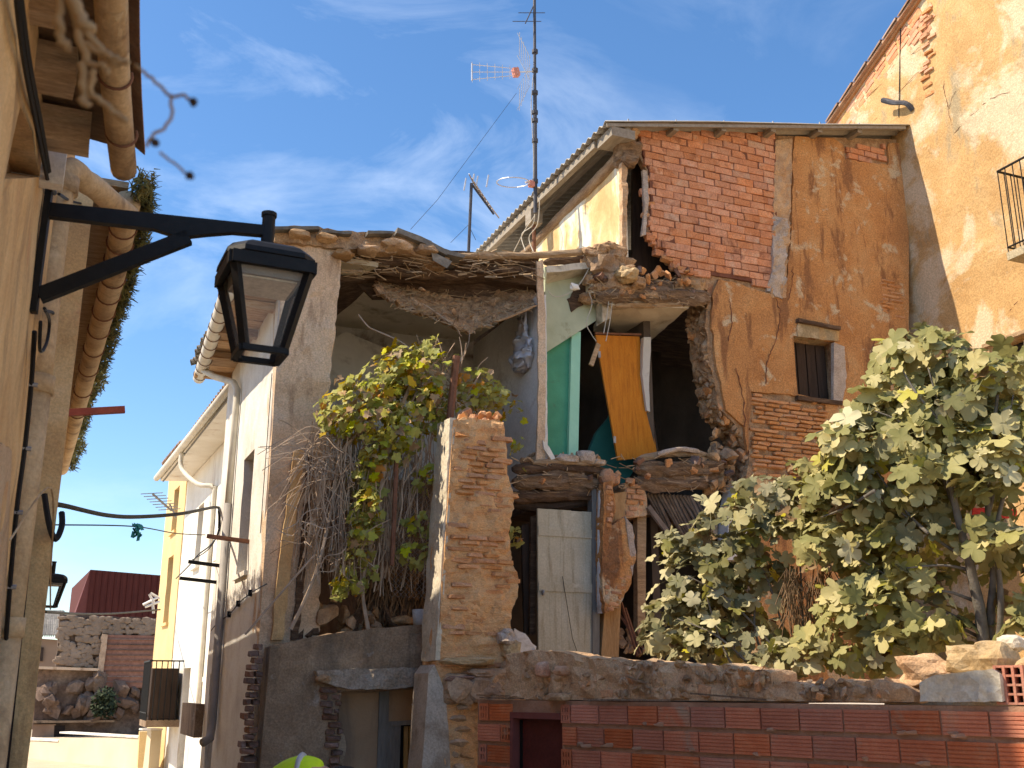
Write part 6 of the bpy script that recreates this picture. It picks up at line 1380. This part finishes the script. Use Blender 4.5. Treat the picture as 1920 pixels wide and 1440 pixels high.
def leaf_rot(n, a):
    n = Vector(n).normalized(); x = n.orthogonal().normalized(); x = Quaternion(n, a) @ x; y = n.cross(x)
    return Matrix((x, y, n)).transposed().to_quaternion()
def foliage(parent, blobs, meshes, size, nobj, up=(-.45, -.35, .8), spread=.9, weights=None, gap=-.22):
    """leaves through the crown volume: the outermost nobj are separate objects, the others one mesh"""
    L_ = []
    for (u, v, ru, rv, q_, dq, n) in blobs:
        c = ONQ(u, v, q_); ku = (ONQ(u + 10, v, q_) - c).length / 10; kv = (ONQ(u, v + 10, q_) - c).length / 10
        for i in range(n):
            d = Vector((U(-1, 1), U(-1, 1), U(-1, 1)))
            while d.length > 1: d = Vector((U(-1, 1), U(-1, 1), U(-1, 1)))
            d = d.normalized() * d.length ** .55
            p = c + Vector((d.x * ru * ku, d.y * dq, d.z * rv * kv))
            if noise.noise(p * 2.6) < gap: continue
            nr = Vector(up) + d * .55 + Vector((U(-1, 1), U(-1, 1), U(-1, 1))) * spread
            L_.append((p, leaf_rot(nr, U(0, 6.28)), U(*size) * (1.25 if R() < .12 else 1), random.choices(meshes, weights)[0], d.length - d.y * .5 + U(0, .3)))
    L_.sort(key=lambda x: -x[4])
    for p, r, s_, me, _ in L_[:nobj]: inst('leaf', me, None, p, r, (s_, s_, s_), parent)
    groups = {}
    for p, r, s_, me, _ in L_[nobj:]: groups.setdefault(me.materials[0].name, []).append((p, r, s_, me))
    k = 0
    for nm, it in groups.items():
        m = MB()
        for p, r, s_, me in it: m.add([p + r @ (v.co * s_) for v in me.vertices], [tuple(f.vertices) for f in me.polygons])
        m.build('foliage', bpy.data.materials[nm], parent, True, recalc=False, kind='stuff')
    return len(L_)
VL = [leaf_mesh('vine', leaf_vine, i) for i in range(4)] + [leaf_mesh('vine', leaf_yel, 9), leaf_mesh('vine', leaf_dry, 11, .5), leaf_mesh('vine', leaf_orange, 12)]
FL = [leaf_mesh('fig', leaf_fig, i, .12) for i in range(4)] + [leaf_mesh('fig', leaf_fig_lit, 20, .2), leaf_mesh('fig', leaf_fig_lit, 22, .12), leaf_mesh('fig', leaf_fig_y, 21), leaf_mesh('fig', leaf_fig_d, 23, .5)]

vine = thing('grapevine', 'overgrown grapevine with yellow green leaves and a curtain of dry stems beside the brick pier', 'vine', tuple(ONQ(690, 1180, 12.6)))
vb = [(790, 655, 45, 25, 12.5, .25, 30), (745, 690, 45, 40, 12.4, .3, 50), (800, 700, 45, 45, 12.4, .3, 55), (700, 745, 55, 45, 12.4, .3, 70), (770, 760, 60, 45, 12.4, .35, 85), (645, 770, 50, 40, 12.3, .3, 70), (745, 715, 70, 45, 12.25, .3, 50), (690, 790, 60, 30, 12.2, .3, 40), (655, 720, 22, 14, 12.4, .2, 8), (820, 770, 35, 50, 12.5, .3, 40), (720, 800, 60, 35, 12.3, .3, 60), (640, 800, 35, 25, 12.4, .2, 25),
      (885, 725, 45, 45, 12.5, .25, 60), (920, 745, 30, 30, 12.5, .2, 26), (850, 690, 30, 30, 12.5, .2, 18), (960, 775, 18, 30, 12.9, .2, 9), (700, 850, 25, 40, 12.3, .2, 30), (690, 890, 25, 40, 12.3, .2, 30), (685, 950, 28, 50, 12.3, .2, 46), (680, 1010, 28, 50, 12.3, .2, 46), (672, 1070, 26, 42, 12.35, .2, 34), (640, 1100, 22, 18, 12.4, .2, 12), (730, 850, 30, 30, 12.3, .2, 20), (800, 900, 24, 26, 12.35, .2, 16), (785, 985, 30, 22, 12.35, .2, 18), (775, 1040, 34, 16, 12.35, .2, 20), (765, 825, 30, 20, 12.3, .25, 16),
      (965, 1020, 10, 28, 12.6, .15, 9), (968, 1045, 10, 15, 12.6, .1, 5), (985, 890, 12, 16, 12.8, .1, 4), (970, 830, 10, 20, 12.8, .1, 4)]
vb = [b[:2] + (b[2] * 1.12, b[3] * 1.05, b[4] + .05, b[5], int(b[6] * 2.6)) for b in vb]
foliage(vine, vb, VL, (.055, .135), 300, up=(-.6, -.3, .6), gap=-.17, spread=.9, weights=[5, 5, 5, 5, 3.2, 3, .8])
m = MB()
def wig(a, b, n, w): return [a.lerp(b, i / n) + (Vector((U(-w, w), U(-w, w), U(-w, w))) if 0 < i < n else Vector((0, 0, 0))) for i in range(n + 1)]
for i in range(260):
    u0 = U(585, 740) if i < 180 else U(700, 815); v0 = U(790, 860); q_ = U(12.35, 12.9)
    u1 = u0 + U(-55, 20); v1 = U(950, 1120)
    a, b = ONQ(u0, v0, q_), ONQ(u1, v1, q_ + U(-.1, .1)); m.tube(path(wig(a, b, 4, .09), 3), U(.004, .009), 3, cap=False)
for i in range(110):
    a = ONQ(U(580, 700), U(820, 1050), U(12.3, 12.7)); d = Vector((U(-.6, .6), U(-.2, .2), U(-.5, .4))); m.tube(path(wig(a, a + d, 3, .08), 3), U(.004, .008), 3, cap=False)
for i in range(26):
    a = ONQ(U(590, 640), U(820, 900), 12.4); b = ONQ(U(480, 560), U(830, 1010), U(12.4, 12.8)); c = a.lerp(b, .5) + Vector((0, 0, U(.05, .25))); m.tube(path([a, c, b], 5), .005, 3, cap=False)
for i in range(60):
    a = ONQ(U(800, 880), U(690, 790), U(12.4, 12.7)); b = a + Vector((U(-.5, .35), U(-.2, .1), U(-.2, .6))); m.tube(path(wig(a, b, 3, .06), 3), U(.004, .009), 3, cap=False)
m.build('dry_stems', twig_m, vine, recalc=False, kind='stuff')
for pts, r in (([(690, 1180), (680, 1100), (700, 1000), (720, 880), (745, 780), (790, 680)], .025), ([(545, 1180), (590, 1080), (620, 960), (640, 850), (690, 800)], .022), ([(670, 900), (655, 850), (660, 800), (720, 740)], .018), ([(856, 780), (850, 720), (820, 660), (790, 640)], .014), ([(740, 820), (800, 700), (830, 668)], .014), ([(460, 1190), (520, 1120), (590, 1040)], .012), ([(645, 1080), (640, 950), (655, 880), (700, 905)], .014)):
    MB().tube(path([ONQ(u, v, 12.45 + U(-.08, .08)) for u, v in pts], 6), r, 6, .2).build('stem', twig_m, vine)
o = MB().tube(path([ONQ(672, 590, 13.0), ONQ(690, 612, 12.9), ONQ(705, 620, 12.9), ONQ(750, 640, 12.7), ONQ(775, 660, 12.6)], 4), .012, 5).build('stem', twig_m, vine)
o = MB().tube([ONQ(735, 1060, 12.3), ONQ(744, 850, 12.3)], .03, 8, .1).build('trellis_post', rust); tag(o, 'slender rusty iron post standing among the vine leaves', 'post')
# wire netting behind the vine
m = MB(); a0 = ONQ(735, 1120, 12.75); a1 = ONQ(818, 860, 12.75); st = .07; z = a0.z; k = 0
while z < a1.z:
    x = a0.x + (st / 2 if k % 2 else 0)
    while x < a1.x:
        c = Vector((x, 12.75 + .04 * noise.noise(Vector((x * 3, z * 3, 0))), z)); m.tube([c, c + Vector((st / 2, 0, st * .5))], .0035, 3, cap=False); m.tube([c, c + Vector((-st / 2, 0, st * .5))], .0035, 3, cap=False); m.tube([c + Vector((st / 2, 0, st * .5)), c + Vector((st / 2, 0, st))], .0035, 3, cap=False) if 0 else None
        x += st
    z += st * .5; k += 1
o = m.build('wire_netting', steel_m, recalc=False); tag(o, 'rusty wire netting stretched beside the brick pier behind the vine', 'netting')

# fig trees behind the hollow brick wall
def qd(u, v, d): return AT(u, v, d).y
fb_r = [(1750, 672, 85, 42, 10.4), (1700, 655, 35, 25, 10.4), (1850, 720, 80, 70, 10.1), (1900, 690, 30, 40, 10.0), (1715, 745, 80, 60, 10.4), (1780, 760, 90, 70, 10.2), (1640, 785, 50, 30, 10.5), (1650, 840, 100, 70, 10.4), (1760, 850, 100, 80, 10.1), (1870, 830, 70, 80, 9.9), (1570, 890, 60, 50, 10.7), (1640, 930, 100, 70, 10.4), (1715, 940, 65, 50, 10.3), (1905, 925, 30, 50, 9.9), (1545, 960, 80, 60, 10.8), (1600, 1020, 90, 50, 10.5), (1700, 1030, 90, 60, 10.2), (1690, 1110, 90, 50, 10.1), (1620, 1140, 70, 50, 10.3), (1905, 1060, 30, 60, 9.7), (1900, 1150, 40, 40, 9.6), (1600, 1210, 90, 45, 10.2), (1720, 1180, 70, 45, 9.9)]
fb_r += [(1790, 890, 60, 40, 9.7), (1850, 1010, 40, 35, 9.6), (1870, 880, 60, 50, 9.7), (1900, 780, 40, 60, 9.8)]
fb_l = [(1440, 925, 50, 35, 11.3), (1500, 945, 60, 45, 11.1), (1390, 975, 70, 45, 11.4), (1300, 1015, 55, 35, 11.6), (1350, 1050, 80, 55, 11.4), (1300, 1095, 60, 60, 11.5), (1270, 1150, 55, 45, 11.5), (1340, 1150, 80, 60, 11.3), (1260, 1205, 45, 30, 11.4), (1330, 1210, 60, 35, 11.2), (1420, 1090, 50, 50, 11.2), (1250, 1030, 20, 14, 11.7), (1480, 1230, 70, 30, 10.6), (1420, 1180, 45, 40, 11.0), (1440, 1010, 60, 45, 11.2)]
def nb(bl, dens): return [(u, v, ru, rv, qd(u, v, d) + .2, .5, max(6, int(ru * rv * dens))) for u, v, ru, rv, d in bl]
ft = thing('fig_tree', 'large spreading fig tree with broad pale leaves behind the right end of the brick wall', 'fig tree', tuple(AT(1845, 1225, 9.9)), 'fig trees')
fl = thing('fig_tree', 'low bushy fig tree leaning left in front of the ruined house', 'fig tree', tuple(AT(1500, 1270, 10.9)), 'fig trees')
foliage(ft, nb(fb_r, .034), FL, (.07, .22), 300, spread=1.05, weights=[5, 5, 5, 5, 4.5, 4.5, 1.6, .6], gap=-.2)
foliage(fl, nb(fb_l, .036), FL, (.065, .19), 300, spread=1.05, weights=[5, 5, 5, 5, 5, 5, 1.2, 1], gap=-.2)
def limb(par, pts, d0, d1, r0, r1, name='branch'):
    n = len(pts); P = path([AT(u, v, d0 + (d1 - d0) * i / (n - 1)) for i, (u, v) in enumerate(pts)], 6); MB().tube(P, [r0 + (r1 - r0) * i / (len(P) - 1) for i in range(len(P))], 8, .25).build(name, bark, par, True)
limb(ft, [(1848, 1235), (1838, 1150), (1818, 1060), (1800, 990), (1780, 900)], 9.9, 10.0, .058, .026, 'trunk')
limb(ft, [(1860, 1235), (1858, 1150), (1862, 1060), (1852, 960), (1860, 850), (1870, 740)], 9.95, 10.0, .044, .015, 'trunk')
limb(ft, [(1872, 1235), (1876, 1120), (1868, 1000), (1890, 900)], 9.8, 9.8, .034, .015, 'trunk')
for pts, d1 in (([(1842, 1180), (1760, 1140), (1680, 1090), (1600, 1040)], 10.4), ([(1815, 1050), (1740, 1000), (1650, 930), (1580, 880)], 10.4), ([(1800, 985), (1760, 880), (1700, 800), (1640, 770)], 10.4), ([(1782, 900), (1770, 800), (1740, 690)], 10.3), ([(1855, 960), (1880, 850), (1900, 740)], 9.9), ([(1820, 1070), (1770, 1060), (1700, 1065)], 10.), ([(1770, 800), (1720, 740), (1690, 690)], 10.3), ([(1640, 920), (1590, 950), (1540, 970)], 10.6), ([(1846, 1200), (1780, 1170), (1700, 1165)], 10.0), ([(1740, 1000), (1700, 960), (1640, 880)], 10.4), ([(1835, 1130), (1780, 1110), (1740, 1110)], 10.0)):
    limb(ft, pts, 10.0, d1, .019, .006)
limb(ft, [(1625, 820), (1600, 790), (1560, 800), (1530, 812)], 10.5, 10.5, .008, .005)
for pts in ([(1500, 1270), (1470, 1180), (1440, 1090), (1400, 1000)], [(1490, 1270), (1430, 1190), (1360, 1120), (1290, 1080)], [(1510, 1270), (1505, 1160), (1500, 1050), (1490, 950)], [(1400, 1240), (1340, 1190), (1270, 1160)], [(1520, 1265), (1560, 1180), (1600, 1100)], [(1380, 1260), (1350, 1200), (1320, 1100)], [(1440, 1250), (1415, 1180), (1420, 1100)], [(1650, 1250), (1600, 1170), (1560, 1090)]):
    limb(fl, pts, 10.9, 11.3, .016, .006)
m = MB()
for i in range(240):
    a = AT(U(1470, 1560), U(1060, 1160), U(10.8, 11.2)); m.tube([a, a + Vector((U(-.12, .12), U(-.1, .1), U(-.3, -.1)))], .006, 3, cap=False)
o = m.build('dry_leaf_litter', straw, fl, recalc=False, kind='stuff')
o = slab(MB(), pq([(1832, 950), (1880, 955, .03), (1910, 958, .03), (1905, 972, .03), (1860, 975, .03), (1834, 980, .02)], 9.75 * 0 + 8.0), lambda a, b: Vector((a, 8.0 + .05 * math.sin(a * 9), b)), (0, .02, 0), rag=.02, step=.05, res=.08, amp=.03).build('red_cloth', cloth_m); tag(o, 'scrap of red cloth caught among the fig branches at the right edge', 'cloth')
o = slab(MB(), pq([(1740, 985), (1800, 975, .01), (1806, 1010), (1750, 1018)], 9.0), lambda a, b: Vector((a, 9.0, b)), (0, .02, 0), rag=.02, step=.05, res=.08, amp=.02) if 0 else None

# dead twigs close overhead at the left
tw_ = thing('dead_twig', 'pale dry twigs with dark seed heads hanging close overhead at the top left', 'twig', tuple(AT(170, -60, 1.5)))
def near(pts, r, d=1.45): MB().tube(path([AT(u, v, d) for u, v in pts], 5, r * .5), r * .72, 7, .25).build('twig', fg_twig, tw_, True)
near([(118, -60), (110, 20), (118, 70), (128, 90)], .008); near([(110, -40), (140, 40), (158, 110), (152, 170), (168, 200)], .008); near([(120, -40), (160, 60), (205, 110), (222, 120)], .007)
near([(150, 80), (200, 100), (240, 118)], .006); near([(160, 120), (195, 125), (200, 140)], .006); near([(178, 130), (172, 175), (205, 205), (240, 230)], .006); near([(110, 30), (112, 75), (130, 92)], .007); near([(118, -40), (140, 20), (170, 60)], .012)
near([(252, 122), (285, 148), (322, 180), (345, 178), (362, 192)], .0028, 1.3); near([(322, 180), (318, 230), (288, 252), (275, 275)], .0028, 1.3); near([(300, 285), (330, 310), (355, 330)], .0022, 1.3)
for u, v in ((362, 191), (291, 268), (356, 329)):
    MB().blob(AT(u, v, 1.3), .0055, u, .4, 2).build('seed_head', shutter_m, tw_)
